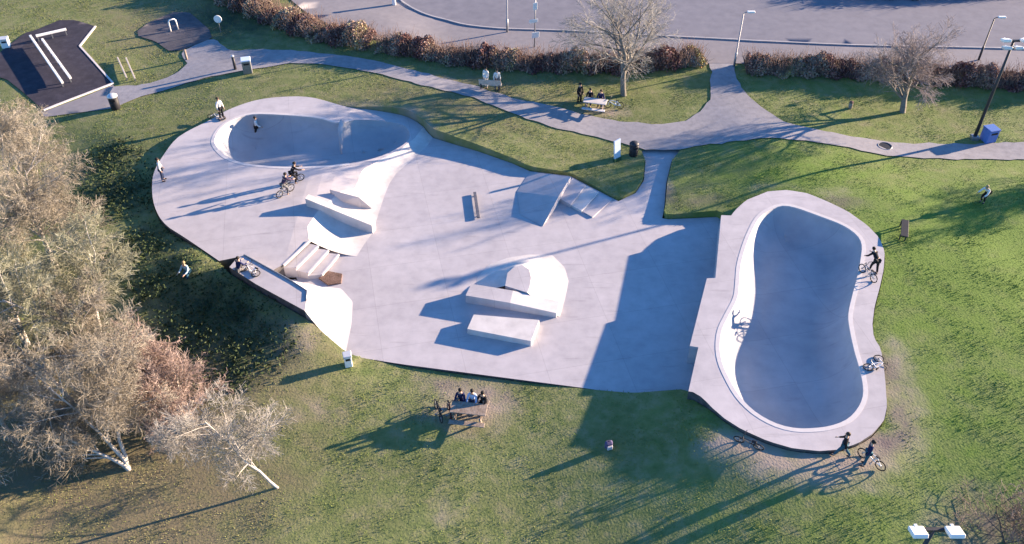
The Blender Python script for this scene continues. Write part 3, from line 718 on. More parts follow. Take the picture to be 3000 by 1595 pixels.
# leafy hedges: an uneven body of small leaf faces round a twiggy core
def leaf_cloud(P, size, tilt=1.0):
    n = len(P); a = rng.normal(0, 1, (n, 3)); a /= np.linalg.norm(a, axis=1)[:, None]; a[:, 2] = np.abs(a[:, 2]) * tilt
    b = np.cross(a, rng.normal(0, 1, (n, 3))); b /= np.linalg.norm(b, axis=1)[:, None]; c = np.cross(a, b); c /= np.linalg.norm(c, axis=1)[:, None] + 1e-9
    s = (size * rng.uniform(.6, 1.4, n))[:, None]
    V = np.stack([P - b * s, P + c * s * .55, P + b * s, P - c * s * .55], 1).reshape(-1, 3)
    return V, np.arange(4 * n).reshape(-1, 4)
HEDGE = tinted('bramble_leaves', [(.085,.04,.045),(.19,.10,.095),(.29,.20,.17),(.40,.33,.25),(.24,.27,.10),(.60,.27,.13)])
def hedge(name, base_px, width, h, n, seed, label, matl, fn=None, group=None):
    W_ = smooth_poly([GX(*p) for p in base_px], 60, False); d = np.gradient(W_, axis=0); d /= np.linalg.norm(d, axis=1)[:, None]; nr = np.stack([-d[:, 1], d[:, 0]], 1)
    c0 = W_.mean(0); root = empty(name, (c0[0], c0[1], float(zg(*c0))), 0, label, 'hedge', group); o = np.array(root.location)
    r2 = np.random.default_rng(seed)
    u = r2.uniform(0, 59, n); i = u.astype(int); f = (u - i)[:, None]; P = W_[i] * (1 - f) + W_[np.minimum(i + 1, 59)] * f
    hh = h * (.68 + .26 * np.sin(u * .43 + seed) + .18 * np.sin(u * 1.17 + 2 * seed) + .12 * np.sin(u * 3.1 + seed)); ww = width * (.85 + .2 * np.sin(u * 1.3 + seed * 3))
    th = r2.uniform(0, math.pi, n); rad = r2.uniform(.55, 1.05, n) ** .6
    q = P + nr[i] * (np.cos(th) * ww / 2 * rad)[:, None]; z = np.sin(th) ** .7 * hh * rad
    XYZ = np.c_[q, zg(q[:, 0], q[:, 1]) + z + .02] - o
    V, F = leaf_cloud(XYZ, .085)
    t = np.clip((fn(q[:, 0], u, r2) if fn else .35) + r2.normal(0, .13, n), 0, 1)
    npmesh('foliage', V, F, matl, root, t)
    segs = []
    for k in range(n // 12):
        j = r2.integers(0, 59); b = W_[j] + nr[j] * r2.uniform(-.35, .35) * width; e = b + r2.normal(0, .45, 2); zz = float(zg(*b))
        segs.append((b[0] - o[0], b[1] - o[1], zz - .05 - o[2], e[0] - o[0], e[1] - o[1], zz + h * r2.uniform(.65, 1.05) - o[2], .018, .008))
    V, F = seg_mesh(segs, 4); npmesh('stems', V, F, M['bramble'], root)
    return root
HG = 'bramble hedges between the road and the park'
fA = lambda x, u, r: .38 + .22 * np.sin(u * .7) + .12 * np.sin(u * 1.9)
hedge('hedge', [(550,-70),(680,5),(790,52),(880,88),(970,114),(1095,130)], 3.0, 1.6, 26000, 3, 'brown and yellow bramble hedge slanting down from the top edge, left of the road', HEDGE, fA, HG)
hedge('hedge', [(1115,140),(1250,163),(1400,184),(1550,195),(1700,199),(1850,197),(1960,190),(2055,172)], 2.6, 1.45, 32000, 5, 'long dark bramble hedge with tan top behind the upright bare tree', HEDGE, lambda x, u, r: .33 + .2 * np.sin(u * .55 + 1) + .15 * np.clip((u - 52) / 4, 0, 1) + .1 * np.sin(u * 2.1), HG)
hedge('hedge', [(2185,203),(2300,208),(2450,212),(2600,222),(2750,234),(2900,243),(3100,258)], 2.6, 1.4, 32000, 8, 'dark reddish bramble hedge with one orange patch, right of the path gap', HEDGE, lambda x, u, r: .28 + .18 * np.sin(u * .6) + .6 * np.exp(-((u - 8) / 2.5)**2), HG)
EVER = tinted('evergreen_leaves', [(.012,.025,.018),(.025,.05,.03),(.045,.08,.04)])
hedge('hedge', [(2400,-22),(2520,-14),(2700,-12),(2900,-24),(3150,-45)], 2.6, 1.6, 9000, 9, 'dark evergreen hedge at the top right edge on the far side of the road', EVER, lambda x, u, r: .4 + 0 * u)
def shrub(px, r, h, seed, label, matl, n=1500, group=None):
    g = G(*px); root = empty('shrub', g, 0, label, 'shrub', group); r2 = np.random.default_rng(seed)
    d = r2.normal(0, 1, (n, 3)); d /= np.linalg.norm(d, axis=1)[:, None]; d[:, 2] = np.abs(d[:, 2])
    lump = 1 + .22 * np.sin(d[:, 0] * 5 + seed) * np.cos(d[:, 1] * 4 + seed * 2) + .15 * np.sin(d[:, 2] * 7 + seed)
    rad = (r2.uniform(.35, 1, n) ** .5 * lump)[:, None]
    V, F = leaf_cloud(d * rad * np.array([r, r, h]) + [0, 0, .03], .12)
    npmesh('foliage', V, F, matl, root, np.clip(.5 + .25 * np.sin(d[:, 0] * 6) + r2.normal(0, .2, n), 0, 1))
    sg = [(0, 0, -.1, *(r2.normal(0, 1, 3) * [r * .5, r * .5, .1] + [0, 0, h * .8]), .03, .01) for _ in range(14)]
    V, F = seg_mesh(sg, 4); npmesh('stems', V, F, M['bark_dark'], root)
SHADE_LEAVES = tinted('shade_leaves', [(.025,.038,.018),(.04,.06,.025),(.055,.078,.032),(.072,.088,.042)])
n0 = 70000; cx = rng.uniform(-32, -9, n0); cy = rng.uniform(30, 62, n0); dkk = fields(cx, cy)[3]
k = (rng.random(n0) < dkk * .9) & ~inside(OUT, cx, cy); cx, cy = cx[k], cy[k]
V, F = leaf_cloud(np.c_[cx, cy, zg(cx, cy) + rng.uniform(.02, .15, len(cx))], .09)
tag(npmesh('shade_cover', V, F, SHADE_LEAVES, None, rng.random(len(cx))), 'dark green leaves added to deepen the shade on the slope left of the skatepark', 'ground cover', kind='stuff')  # added leaf scatter that darkens the slope like shade

# grass tufts
Pall = [OUT, PATHW, COURT, COURT2, STRIP, np.vstack([KW, far])]
walk_poly = np.vstack([KW, poly_px(WALKLOW)])
def scatter(n, x0, x1, y0, y1):
    x = rng.uniform(x0, x1, n); y = rng.uniform(y0, y1, n)
    # keep only what the frame can see (with a margin)
    zc = y * CP + H * SP; uc = (y * SP - H * CP); u = x / zc * FPX; v = uc / zc * FPX
    k = (np.abs(u) < 1750) & (v > -1000) & (v < 950); x, y = x[k], y[k]
    ok = np.ones(len(x), bool)
    for P in Pall + [walk_poly]:
        ok &= ~inside(P, x, y)
    return x[ok], y[ok]
x, y = scatter(700000, -46, 46, 20, 82)
lu, dr, di, dk, mu = fields(x, y); di = np.maximum(di, mu)
patch = np.sin(x * .9 + np.sin(y * .7) * 2) * np.cos(y * .8 + np.sin(x * .5) * 2)
k = (rng.random(len(x)) > np.clip(di * 1.5 - .15, 0, .97)) & (rng.random(len(x)) < .62 + .3 * patch)
x, y, lu, dr, dk = x[k], y[k], lu[k], dr[k], dk[k]
n = len(x); a = rng.uniform(0, 6.28, n); w_ = rng.uniform(.014, .034, n); h_ = rng.uniform(.022, .065, n) * (1 + .5 * patch[k]); z = zg(x, y)
lx, ly = rng.normal(0, .05, n), rng.normal(0, .05, n)
V = np.stack([np.c_[x - w_ * np.cos(a), y - w_ * np.sin(a), z - .02], np.c_[x + w_ * np.cos(a), y + w_ * np.sin(a), z - .02], np.c_[x + lx, y + ly, z + h_]], 1).reshape(-1, 3)
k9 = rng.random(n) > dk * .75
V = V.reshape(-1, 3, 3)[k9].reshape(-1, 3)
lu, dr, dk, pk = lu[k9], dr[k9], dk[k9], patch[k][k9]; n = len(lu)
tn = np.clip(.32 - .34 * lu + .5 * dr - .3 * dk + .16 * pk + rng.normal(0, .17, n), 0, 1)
tag(npmesh('grass', V, np.arange(3 * n).reshape(-1, 3), M['grass'], None, tn), 'short winter grass covering the lawns', 'grass', kind='stuff')

# ================================================================== street furniture
def height_to(base, px, py):
    """height at which an upright on `base` reaches the pixel row py"""
    best = min(np.linspace(.2, 16, 400), key=lambda h: abs(((lambda p: 797.5 - FPX * ((p.y * SP + (p.z - H) * CP) / (p.y * CP - (p.z - H) * SP)))(Vector((base.x, base.y, base.z + h)))) - py))
    return float(best)
def floodlight(base, h, label, group, heads=4):
    root = empty('floodlight', base, 0, label, 'floodlight', group)
    MB().tube([(0,0,-.2),(0,0,h*.5),(0,0,h)], [.13,.10,.075], 10).build('pole', M['dark_metal'], root, True)
    MB().box((0,0,.15), (.5,.5,.3), bev=.03).build('base', M['steel'], root)
    ca = MB().box((0,0,h-.05), (1.5,.12,.12))
    if heads > 2: ca.box((0,0,h-.55), (.9,.1,.1))
    ca.build('crossarm', M['dark_metal'], root)
    for sx, zz in ((-.62,.08),(.62,.08),(-.36,-.45),(.36,-.45))[:heads]:
        hd = MB().box((sx,-.18,h+zz), (.52,.5,.17), 0, 0, R(-18), bev=.03).box((sx,-.02,h+zz-.02), (.1,.3,.1)).build('lamp_head', M['white'] if zz > 0 else M['pale_metal'], root)
        MB().box((sx,-.2,h+zz-.11), (.40,.38,.03), 0, 0, R(-18)).build('lamp_glass', M['lens'], hd)
    return root
b = G(2853,408); floodlight(b, height_to(b, 2970, 118), 'tall dark floodlight mast beside the path at the right', 'floodlight masts')
q = A(2736,1550,8.4); b = Vector((q.x, q.y, float(zg(q.x, q.y)))); floodlight(b, 8.4 - b.z, 'floodlight mast at the bottom edge with only its pale lamp heads in view', 'floodlight masts', 2)
def lamp_post(px, top, label, m=None, dbl=False):
    b = G(*px); h = height_to(b, *top); root = empty('lamp_post', b, R(90), label, 'street lamp', 'lamp posts along the road')
    MB().tube([(0,0,-.2),(0,0,1.2),(0,0,1.21),(0,0,h)], [.09,.09,.055,.045], 8).build('post', m or M['steel'], root, True)
    MB().tube([(0,0,h),(0,-.12,h+.1),(0,-.4,h+.14)], .03, 6).build('arm', m or M['steel'], root, True)
    hd = MB().box((0,-.55,h+.14), (.24,.6,.12), bev=.03).build('lamp_head', M['white'], root)
    MB().box((0,-.58,h+.065), (.16,.4,.03)).build('lamp_glass', M['lens'], hd)
    return root
lamp_post((2150,196), (2168,40), 'slim street lamp in the gap between the two hedges')
lamp_post((2866,178), (2896,55), 'dark street lamp behind the right hand hedge near the floodlight', M['dark_metal'])
lamp_post((1486,96), (1487,-60), 'thin grey street lamp on the far pavement left of the sign post')
sp = G(1566,140); spr = empty('sign_post', sp, 0, 'pole with three small white signs behind the long hedge', 'sign post')
hh = height_to(sp, 1564, -20)
MB().tube([(0,0,-.2),(0,0,hh)], .05, 8).build('post', M['steel'], spr, True)
for z_, dx, w1, h1 in ((1.15,.06,.62,.5),(2.35,-.12,.75,.3),(3.6,.0,.35,.6)):
    MB().box((dx,-.08,z_), (w1,.04,h1), R(20), bev=.01).build('sign_plate', M['white'], spr)
b = G(1155,16); r_ = empty('bollard', b, 0, 'square white post at the top edge by the start of the kerb', 'bollard')
MB().box((0,0,.6), (.3,.3,1.3), bev=.03).build('post', M['white'], r_); MB().box((0,0,1.27), (.36,.36,.1), bev=.02).build('cap', M['dark_metal'], r_)

def bin_(px, r, h, body, lid, label, z=None, square=False):
    b = G(*px) if z is None else A(*px, z); root = empty('litter_bin', b, R(15), label, 'litter bin')
    if square:
        MB().box((0,0,h/2), (2*r,2*r,h), bev=.03).build('body', body, root); MB().box((0,0,h+.05), (2*r+.06,2*r+.06,.12), bev=.03).build('lid', lid, root)
        MB().box((0,-r-.005,h*.8), (r*1.2,.03,.14)).build('opening', M['black'], root)
    else:
        MB().tube([(0,0,0),(0,0,.04),(0,0,h)], [r*.9,r*.95,r], 14).build('body', body, root, True)
        MB().tube([(0,0,h),(0,0,h+.06),(0,0,h+.16),(0,0,h+.2)], [r*1.06,r*1.06,r*.7,r*.2], 14).build('lid', lid, root, True)
        MB().box((0,-r,h*.82), (r,.06,.16)).build('opening', M['black'], root)
    return root
bin_((340,318), .36, 1.0, M['black'], M['pale_metal'], 'round black litter bin with pale lid beside the path near the tarmac court')
bin_((727,212), .34, 1.05, M['steel'], M['pale_blue'], 'grey bin with a light blue lid at the bend of the path, top left', None, True)
bin_((2892,412), .4, .95, M['blue_plastic'], M['blue_plastic'], 'bright blue bin at the foot of the floodlight mast', None, True)
bin_((1855,455), .32, .9, M['black'], M['dark_metal'], 'black litter bin at the path junction beside the white sign panel')
bin_((1022,1070), .2, .75, M['white'], M['pale_metal'], 'white bin at the tip of the quarter pipe', None, True)
bin_((20,138), .3, .7, M['white'], M['pale_metal'], 'small white bin on the grass above the tarmac court at the left edge', None, True)
def post(px, r, h, m, capm, label, name='bollard'):
    b = G(*px); root = empty(name, b, 0, label, 'bollard', 'short posts around the paths')
    MB().cyl((0,0,-.2), (0,0,h), r).build('post', m, root, True); MB().tube([(0,0,h),(0,0,h+.06),(0,0,h+.1)], [r*1.2,r*1.2,r*.3], 10).build('cap', capm, root)
post((690,205), .11, 1.15, M['dark_metal'], M['pale_metal'], 'dark bollard with pale cap at the path bend, next to the grey bin')
post((548,176), .10, .8, M['wood'], M['wood'], 'wooden post in the grass below the worn tarmac patch')
post((2490,318), .14, .5, M['wood'], M['soil'], 'short reddish wooden post on the lawn left of the purple brown tree')
b = G(647,96); r_ = empty('sign_post', b, 0, 'round white sign on a short pole against the dark hedge, top left', 'sign post')
MB().cyl((0,0,-.2), (0,0,1.0), .035, n=8).build('post', M['steel'], r_); MB().tube([(0,-.03,1.2),(0,.03,1.2)], .33, 18).build('sign_plate', M['white'], r_)
b = G(1805,472); r_ = empty('information_sign', b, R(35), 'tall white information panel on the grass tongue at the path junction', 'sign')
MB().box((0,0,.95), (.55,.1,1.6), 0, R(-6), 0, bev=.02).build('panel', M['pale_blue'], r_); MB().box((.07,0,.1), (.62,.2,.3), bev=.02).build('base', M['green_plastic'], r_)

def picnic(loc, rz, label, m, L=1.8):
    root = empty('picnic_table', loc, rz, label, 'picnic table')
    MB().box((0,0,.74), (L,.75,.06), bev=.01).build('tabletop', m, root)
    for s_ in (-1, 1): MB().box((0,s_*.72,.44), (L,.28,.05), bev=.01).build('bench_seat', m, root)
    for sx in (-1, 1):
        f = MB().box((sx*L*.36,.42,.37), (.09,.09,.86), 0, 0, R(-28)).box((sx*L*.36,-.42,.37), (.09,.09,.86), 0, 0, R(28)).box((sx*L*.36,0,.40), (.08,1.6,.09)).box((sx*L*.36,0,.69), (.08,.7,.07))
        f.build('frame', M['wood'], root)
    return root
T1 = G(1375,1225); picnic(T1, R(-8), 'picnic table on the bare dirt patch below the plaza', M['wood'])
T2 = G(1742,322); picnic(T2, R(-14), 'pale concrete picnic table under the upright bare tree', M['concrete_pale'], 1.7)
def bench(loc, rz, label, m, back=True, h=.45):
    root = empty('park_bench', loc, rz, label, 'bench')
    MB().box((0,0,h), (1.7,.42,.06), bev=.01).build('seat', m, root)
    if back: MB().box((0,.24,.72), (1.7,.05,.42), 0, 0, R(-10), bev=.01).build('backrest', m, root)
    for sx in (-1, 1):
        g = MB().box((sx*.7,-.12,h/2-.02), (.07,.07,h-.03)).box((sx*.7,.2,.34 if back else h/2-.02), (.07,.07,.72 if back else h-.03)).box((sx*.7,.04,h-.05), (.06,.4,.05)); g.build('leg', M['dark_metal'], root)
    return root
bench(G(2645,685), R(70), 'dark backless metal bench on the grass right of the bowl', M['black'], False, .42)
bench(G(1437,262), R(172), 'pale slatted bench on the far side of the path in front of the long hedge', M['pale_wood'])

# parallel bars and beams on the courts
def beam(name, a, b, h, m, label, cat, group=None, rr=.055, posts=3):
    A0, B0 = G(*a), G(*b); c = (A0 + B0) / 2; d = B0 - A0; rz = math.atan2(d.y, d.x); L = Vector((d.x, d.y, 0)).length
    c.z = float(zg(c.x, c.y)) + .05; root = empty(name, c, rz, label, cat, group)
    MB().box((0,0,h), (L, rr*2, rr*2), bev=.01).build('bar', m, root)
    for k in range(posts):
        t = -.46 + .92 * k / (posts - 1); MB().box((t*L,0,h/2-.06), (.09,.09,h+.02)).build('leg', M['steel'], root)
    return root
XG = 'white exercise beams on the tarmac court'
beam('balance_beam', (95,122), (190,262), .45, M['white'], 'longer white exercise beam on the tarmac court, nearer the left edge', 'exercise beam', XG, .085)
beam('balance_beam', (130,132), (213,248), .45, M['white'], 'shorter white exercise beam running beside the longer one on the tarmac court', 'exercise beam', XG, .085)
beam('balance_beam', (112,124), (200,104), .5, M['white'], 'white exercise beam set crosswise at the top end of the tarmac court', 'exercise beam', XG, .085)
LG = 'pale wooden beams on the lawn between the courts'
beam('balance_beam', (347,178), (374,238), .25, M['pale_wood'], 'left one of two pale wooden beams on the lawn between the courts', 'exercise beam', LG)
beam('balance_beam', (372,180), (398,240), .25, M['pale_wood'], 'right one of two pale wooden beams on the lawn between the courts', 'exercise beam', LG)
b = G(512,92); r_ = empty('exercise_bar', b, R(30), 'small white hoop shaped exercise bar on the worn tarmac patch', 'exercise bar')
MB().tube([(-.3,0,-.05),(-.3,0,.9),(-.2,0,1.05),(.2,0,1.05),(.3,0,.9),(.3,0,-.05)], .06, 8).build('bar', M['white'], r_, True)
MB().box((0,0,.03), (.9,.3,.05)).build('base', M['steel'], r_)

# ================================================================== bicycles, scooters, people
def bicycle(loc, rz, label, framem, lean=12, lie=False, group='bikes left around the skatepark'):
    root = empty('bicycle', loc, rz, label, 'bicycle', group)
    root.rotation_euler = (0, R(86 if lie else lean), rz)
    if lie: root.location.z += .06
    R_ = .27
    for yy in (-.47, .47):
        wv = MB().torus((0, yy, R_), R_ - .025, .03).build('wheel', M['rubber'], root, True)
        s_ = MB()
        for k in range(8): s_.cyl((0,yy,R_), (0, yy + (R_-.03)*math.cos(k*math.pi/4), R_ + (R_-.03)*math.sin(k*math.pi/4)), .006, n=4)
        s_.cyl((-.05,yy,R_), (.05,yy,R_), .035, n=8); s_.build('spokes', M['steel'], wv)
    f = MB(); bb = (0,-.08,R_+.02); st_ = (0,-.2,.56); hd = (0,.33,.6); hd2 = (0,.36,.5)
    for a, c in ((bb, st_), (st_, hd), (bb, hd2), (hd, hd2), (bb, (0,-.47,R_)), (st_, (0,-.47,R_)), (hd2, (0,.47,R_))): f.cyl(a, c, .024, n=6)
    f.build('frame', framem, root)
    MB().box((0,-.23,.62), (.12,.24,.06), bev=.02).build('saddle', M['black'], root)
    MB().tube([(-.32,.24,.84),(-.1,.29,.84),(-.06,.31,.66),(.06,.31,.66),(.1,.29,.84),(.32,.24,.84)], .018, 6).cyl((0,.32,.58), (0,.31,.66), .022, n=6).build('handlebar', M['dark_metal'], root)
    MB().cyl((-.14,-.08,R_-.12), (.14,-.08,R_+.16), .014, n=5).box((-.15,-.08,R_-.12), (.1,.09,.03)).box((.15,-.08,R_+.16), (.1,.09,.03)).torus((.03,-.08,R_+.02), .07, .012, n=10).build('crank', M['steel'], root)
    return root
SKIN = mat('skin', [(.42,.27,.20),(.50,.33,.25)], 5, 3, .6)
HAIRM = {'brown': mat('brown_hair', [(.03,.02,.014),(.06,.04,.028)], 20, 4, .7), 'dark': mat('dark_hair', [(.008,.007,.007),(.02,.016,.014)], 20, 4, .7), 'fair': mat('fair_hair', [(.26,.18,.09),(.36,.26,.14)], 20, 4, .7)}
CL = {}
def cloth(c):
    if c not in CL: CL[c] = mat('cloth_%d' % len(CL), [tuple(v * .8 for v in c), c], 9, 4, .95, .1)
    return CL[c]
WHITE, NAVY, BLACK, JEAN, TEAL, PBLUE, GREY, PURP, RED = (.72,.72,.70), (.015,.02,.075), (.012,.012,.016), (.035,.05,.10), (.03,.10,.15), (.42,.52,.72), (.14,.14,.15), (.06,.04,.08), (.25,.03,.03)
dg = bpy.context.evaluated_depsgraph_get
def skin(name, verts, edges, radii, m, parent):
    me = bpy.data.meshes.new(name); me.from_pydata(verts, edges, []); o = link(bpy.data.objects.new(name, me))
    md = o.modifiers.new('skin', 'SKIN'); md.use_smooth_shade = True
    for i, r in enumerate(radii):
        v = me.skin_vertices[0].data[i]; v.radius = (r, r) if not isinstance(r, tuple) else r; v.use_root = (i == 0)
    sb = o.modifiers.new('sub', 'SUBSURF'); sb.levels = 1; sb.render_levels = 1
    d = dg(); d.update(); new = bpy.data.meshes.new_from_object(o.evaluated_get(d)); new.name = name
    bpy.data.objects.remove(o); bpy.data.meshes.remove(me)
    new.materials.clear(); new.materials.append(m); new.polygons.foreach_set('use_smooth', [True] * len(new.polygons))
    o = link(bpy.data.objects.new(name, new)); o.parent = parent; return o
def pose_pts(lean=0, hip=(0, 0), knee=(0, 0), sh=(5, -5), el=(15, 15), pelvis=None, splay=.0, head=0):
    """forward-kinematic skeleton facing +Y; angles in degrees, forward positive"""
    P = {}
    legs = []
    for s_, a, b in ((-1, hip[0], knee[0]), (1, hip[1], knee[1])):
        h0 = Vector((s_*.095, 0, 0)); k0 = h0 + Vector((s_*(.02+splay*.5), .44*math.sin(R(a)), -.44*math.cos(R(a)))); an = k0 + Vector((s_*splay*.2, .43*math.sin(R(a-b)), -.43*math.cos(R(a-b))))
        f = R(a-b) * .5; toe = an + Vector((s_*.02, .17*math.cos(f), .17*math.sin(f) - .05)); legs.append((h0, k0, an, toe))
    pz = -min(min(l[2].z for l in legs) - .085, 0) if pelvis is None else pelvis
    up = Vector((0, math.sin(R(lean)), math.cos(R(lean)))); pv = Vector((0, 0, pz))
    P['pelvis'] = pv; P['belly'] = pv + up*.2; P['chest'] = pv + up*.38; P['neck0'] = pv + up*.52; hu = (up*.7 + Vector((0, math.sin(R(head)), math.cos(R(head))))*.5).normalized()
    P['neck1'] = P['neck0'] + hu*.08; P['face'] = P['neck1'] + hu*.09 + Vector((0,.015,0)); P['crown'] = P['neck1'] + hu*.19
    P['legs'] = [[q + pv for q in l] for l in legs]; P['arms'] = []
    for s_, a, b in ((-1, sh[0], el[0]), (1, sh[1], el[1])):
        s0 = P['neck0'] + Vector((s_*.18, 0, 0)) - up*.06; e = s0 + Vector((s_*.06, .29*math.sin(R(a)), -.29*math.cos(R(a)))); wr = e + Vector((s_*.0 - s_*.02, .25*math.sin(R(a+b)), -.25*math.cos(R(a+b)))); P['arms'].append((s0, e, wr, R(a+b)))
    return P
def person(loc, rz, label, top, legc, hair='brown', pose=None, scale=1.0, group=None):
    root = empty('person', loc, rz, label, 'person', group); root.scale = (scale,)*3
    P = pose_pts(**(pose or {})); v = []; e = []; r = []
    def ad(p, rad, par=None):
        v.append(tuple(p)); r.append(rad)
        if par is not None: e.append((par, len(v) - 1))
        return len(v) - 1
    pe = ad(P['pelvis'], (.14, .10)); be = ad(P['belly'], (.125, .095), pe); ch = ad(P['chest'], (.15, .105), be); n0 = ad(P['neck0'], (.085, .07), ch); n1 = ad(P['neck1'], .055, n0); fc = ad(P['face'], (.078, .092), n1); ad(P['crown'], (.055, .065), fc)
    for h0, k0, an, toe in P['legs']:
        a = ad(h0, .085, pe); b = ad(h0.lerp(k0, .45), .078, a); k = ad(k0, .056, b); c = ad(k0.lerp(an, .35), .056, k); n = ad(an, .038, c); ad(toe, .032, n)
    for s_, (s0, el, wr, ang) in zip((-1, 1), P['arms']):
        a = ad(s0, .058, n0); b = ad(el, .042, a); w1 = ad(wr, .028, b); d = Vector((0, math.sin(ang), -math.cos(ang))); pm = ad(wr + d*.07, (.036, .02), w1)
        for k in range(4):
            o_ = Vector((0, math.cos(ang), math.sin(ang))) * (k - 1.5) * .02; l = (.065, .08, .075, .055)[k]
            f1 = ad(wr + d*(.09 + l*.5) + o_, .0095, pm); ad(wr + d*(.09 + l) + o_ + Vector((-s_*.015, 0, 0)), .008, f1)
        t = ad(wr + d*.05 + Vector((-s_*.015, .045*math.cos(ang), .045*math.sin(ang))), .011, pm); ad(wr + d*.085 + Vector((-s_*.03, .055*math.cos(ang), .055*math.sin(ang))), .009, t)
    body = skin('body', v, e, r, SKIN, root)
    # face: nose, eyes, mouth, ears
    fp = P['face']
    MB().ball((fp.x, fp.y+.098, fp.z-.005), .016, (1,1.2,1.3), 6, 4).build('nose', SKIN, root, True)
    for s_ in (-1, 1):
        MB().ball((s_*.08, fp.y, fp.z), .02, (.5,1,1.4), 6, 4).build('ear', SKIN, root, True)
        MB().ball((s_*.032, fp.y+.086, fp.z+.02), .011, seg=6, rings=4).build('eye', M['black'], root, True)
    MB().ball((0, fp.y+.088, fp.z-.045), .02, (1.2,.5,.35), 6, 4).build('mouth', M['soil'], root, True)
    g = MB(); cr = P['crown']; g.ball((cr.x, (cr.y+fp.y)/2-.03, cr.z-.035), .112, (.92,1.05,.85), 12, 8); g.build('hair', HAIRM[hair], root, True)
    # clothes
    v, e, r = [], [], []
    pe = ad(P['pelvis'] + Vector((0,0,.02)), (.165, .125)); be = ad(P['belly'], (.15, .118), pe); ch = ad(P['chest'], (.172, .125), be); n0 = ad(P['neck0'] - Vector((0,0,.01)), (.10, .085), ch)
    for s0, el, wr, ang in P['arms']: a = ad(s0, .074, n0); b = ad(el, .058, a); ad(el.lerp(wr, .92), .045, b)
    skin('jacket', v, e, r, cloth(top), root)
    v, e, r = [], [], []
    pe = ad(P['pelvis'], (.158, .118))
    for h0, k0, an, toe in P['legs']: a = ad(h0, .104, pe); b = ad(h0.lerp(k0, .45), .095, a); k = ad(k0, .076, b); ad(k0.lerp(an, .93), .062, k)
    skin('trousers', v, e, r, cloth(legc), root)
    for h0, k0, an, toe in P['legs']:
        d = (toe - an); g = MB(); c = an.lerp(toe, .45); g.ball((c.x, c.y, c.z - .015), .075, (.62, 1.75, .62), 8, 6); g.build('shoe', M['black'], root, True)
    return root
STAND = dict(hip=(3,-3), knee=(4,4), sh=(8,-6), el=(18,20)); WALK = dict(lean=5, hip=(24,-16), knee=(8,26), sh=(-22,24), el=(20,35))
SIT = dict(lean=8, hip=(84,80), knee=(82,86), sh=(35,30), el=(45,50), pelvis=.53); SITG = dict(lean=14, hip=(72,66), knee=(100,95), sh=(40,35), el=(45,50), pelvis=.16, splay=.1)
CROUCH = dict(lean=42, hip=(62,50), knee=(80,72), sh=(40,55), el=(30,25)); RIDE = dict(lean=30, hip=(68,34), knee=(92,52), sh=(52,52), el=(22,22), pelvis=.80); BEND = dict(lean=55, hip=(25,-5), knee=(20,12), sh=(30,45), el=(20,20))
face = lambda deg: R(deg)       # 0 faces away from the photographer, 180 towards
PG = 'people at the skatepark'
person(A(480,530,ZD), face(-70), 'person in a white top and blue jeans at the left rim of the rounded deck', WHITE, JEAN, 'dark', STAND)
person(A(652,350,ZD), face(-120), 'person in a white top and black trousers at the far rim behind the left bowl', WHITE, BLACK, 'brown', STAND)
bicycle(A(628,352,ZD+.01), R(70), 'bike with pale frame lying on the deck beside the person at the far rim', M['pale_metal'], 0, True)
p = A(862,536,ZD); bicycle(p, R(-60), 'bike ridden by the person in black on the left deck', M['dark_metal'], 0); person(p + Vector((-.06,-.04,.0)), face(-60), 'person in black riding a bike on the left deck below the bowl', BLACK, BLACK, 'dark', RIDE)
p = A(838,570,ZD); bicycle(p, R(-40), 'bike ridden by the person in dark purple on the left deck', M['steel'], 0); person(p + Vector((-.06,-.04,.0)), face(-40), 'person in a dark purple top riding a bike nearest the long ledge', PURP, GREY, 'dark', RIDE)
person(A(757,402,ZD-1.7), face(-80), 'person in a white shirt walking on the floor of the left bowl', WHITE, BLACK, 'dark', WALK)
person(A(700,795,ZQ), face(-30), 'person in navy sitting on the top deck of the quarter pipe', NAVY, GREY, 'dark', SITG)
bicycle(A(722,805,ZQ), R(60), 'white framed bike lying on the quarter pipe deck', M['white'], 0, True)
person(G(552,800), face(160), 'person in a pale blue top sitting on the grass left of the quarter pipe', (.35,.50,.62), TEAL, 'fair', SITG)
person(G(1424,258), face(150), 'person in white at the left end of the pale bench by the far path', WHITE, WHITE, 'dark', STAND)
person(G(1456,264), face(200), 'person in white at the right end of the pale bench by the far path', WHITE, GREY, 'brown', STAND)
bt = T2; c_, s_ = math.cos(R(-14)), math.sin(R(-14)); seat = lambda T, a, lx, ly: Vector((T.x + lx*math.cos(a) - ly*math.sin(a), T.y + lx*math.sin(a) + ly*math.cos(a), T.z))
person(seat(T2, R(-14), -.5, .75), face(166), 'person in black sitting at the far side of the pale concrete table', BLACK, NAVY, 'dark', SIT)
person(seat(T2, R(-14), .3, .75), face(166), 'person in navy sitting next to the one in black at the concrete table', NAVY, BLACK, 'brown', SIT)
person(seat(T2, R(-14), -1.25, .5), face(220), 'person in a black coat standing at the left end of the concrete table', BLACK, BLACK, 'dark', STAND)
bicycle(seat(T2, R(-14), 1.35, .5), R(80), 'bike leaning near the right end of the concrete picnic table', M['pale_blue'], 14)
person(seat(T1, R(-8), -.55, .75), face(172), 'person in a navy jacket sitting at the dirt patch picnic table', NAVY, NAVY, 'dark', SIT)
person(seat(T1, R(-8), .05, .78), face(172), 'person in a pale blue top sitting in the middle of the dirt patch picnic table', PBLUE, JEAN, 'dark', SIT)
person(seat(T1, R(-8), .62, .72), face(150), 'person in black leaning over the right end of the dirt patch picnic table', BLACK, BLACK, 'dark', SIT)
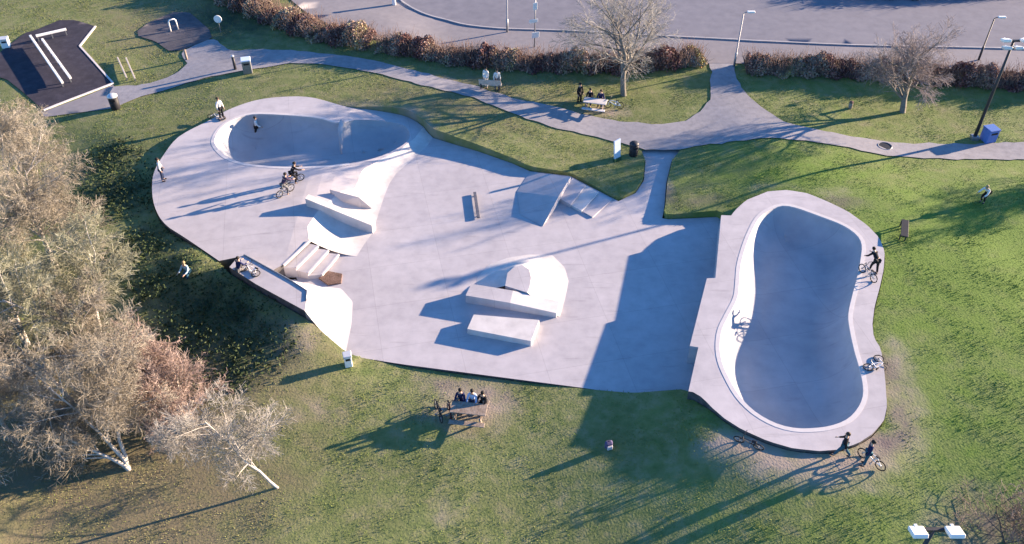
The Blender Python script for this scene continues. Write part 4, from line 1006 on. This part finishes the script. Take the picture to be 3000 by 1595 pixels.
bicycle(G(1283,1215), R(20), 'dark bike parked left of the dirt patch picnic table, the farther one from it', M['dark_metal'], 8)
bicycle(G(1316,1219), R(12), 'dark red bike parked right beside the dirt patch picnic table', mat('dark_red_paint', [(.10,.015,.02),(.15,.02,.03)], 5, 3, .4), 8)
person(G(2884,592), face(120), 'person in white with dark trousers crouching on the shaded grass at the right', WHITE, BLACK, 'fair', CROUCH)
person(A(2558,800,ZB), face(20), 'person in black bending on the right rim of the deep bowl', BLACK, BLACK, 'dark', BEND)
bicycle(A(2538,812,ZB), R(25), 'bike standing on the right rim of the deep bowl beside the person in black', M['steel'], 6)
bicycle(A(2545,1058,ZB), R(-50), 'bike lying on the right rim of the deep bowl, below the bending person', M['white'], 0, True)
person(G(2462,1338), face(60), 'person in a black jacket and teal trousers walking by the lower rim of the bowl', BLACK, TEAL, 'brown', WALK)
person(G(2530,1362), face(75), 'person in navy standing at the lower right corner of the deep bowl', NAVY, TEAL, 'dark', STAND)
bicycle(G(2548,1358), R(40), 'pale framed bike beside the person in navy at the lower right of the bowl', M['pale_metal'], 6)
bicycle(G(2192,1306), R(62), 'small dark bike leaning on the outer wall below the deep bowl', M['dark_metal'], -14)
b = G(1782,1312); r_ = empty('rucksack', b, R(20), 'pale and purple rucksack on the grass at the edge of the bowl shadow', 'rucksack')
MB().box((0,0,.24), (.38,.26,.48), bev=.08).build('pack', cloth((.10,.085,.17)), r_); MB().box((0,-.16,.17), (.28,.1,.26), bev=.03).build('pocket', cloth((.5,.48,.5)), r_); MB().tube([(-.06,.0,.46),(0,0,.56),(.06,0,.46)], .018, 6).build('strap', M['black'], r_)
# drain cover on the path at the right
b = G(2592,431); dcov = empty('drain_cover', b + Vector((0, 0, .055)), R(10), 'dark round drain cover set in the path at the right', 'drain cover')
MB().cyl((0,0,-.03), (0,0,.012), .42, n=20).build('plate', M['dark_metal'], dcov); g = MB(); g.torus((0,0,.015), .46, .03, 'Z', 20, 5); g.build('ring', M['steel'], dcov)
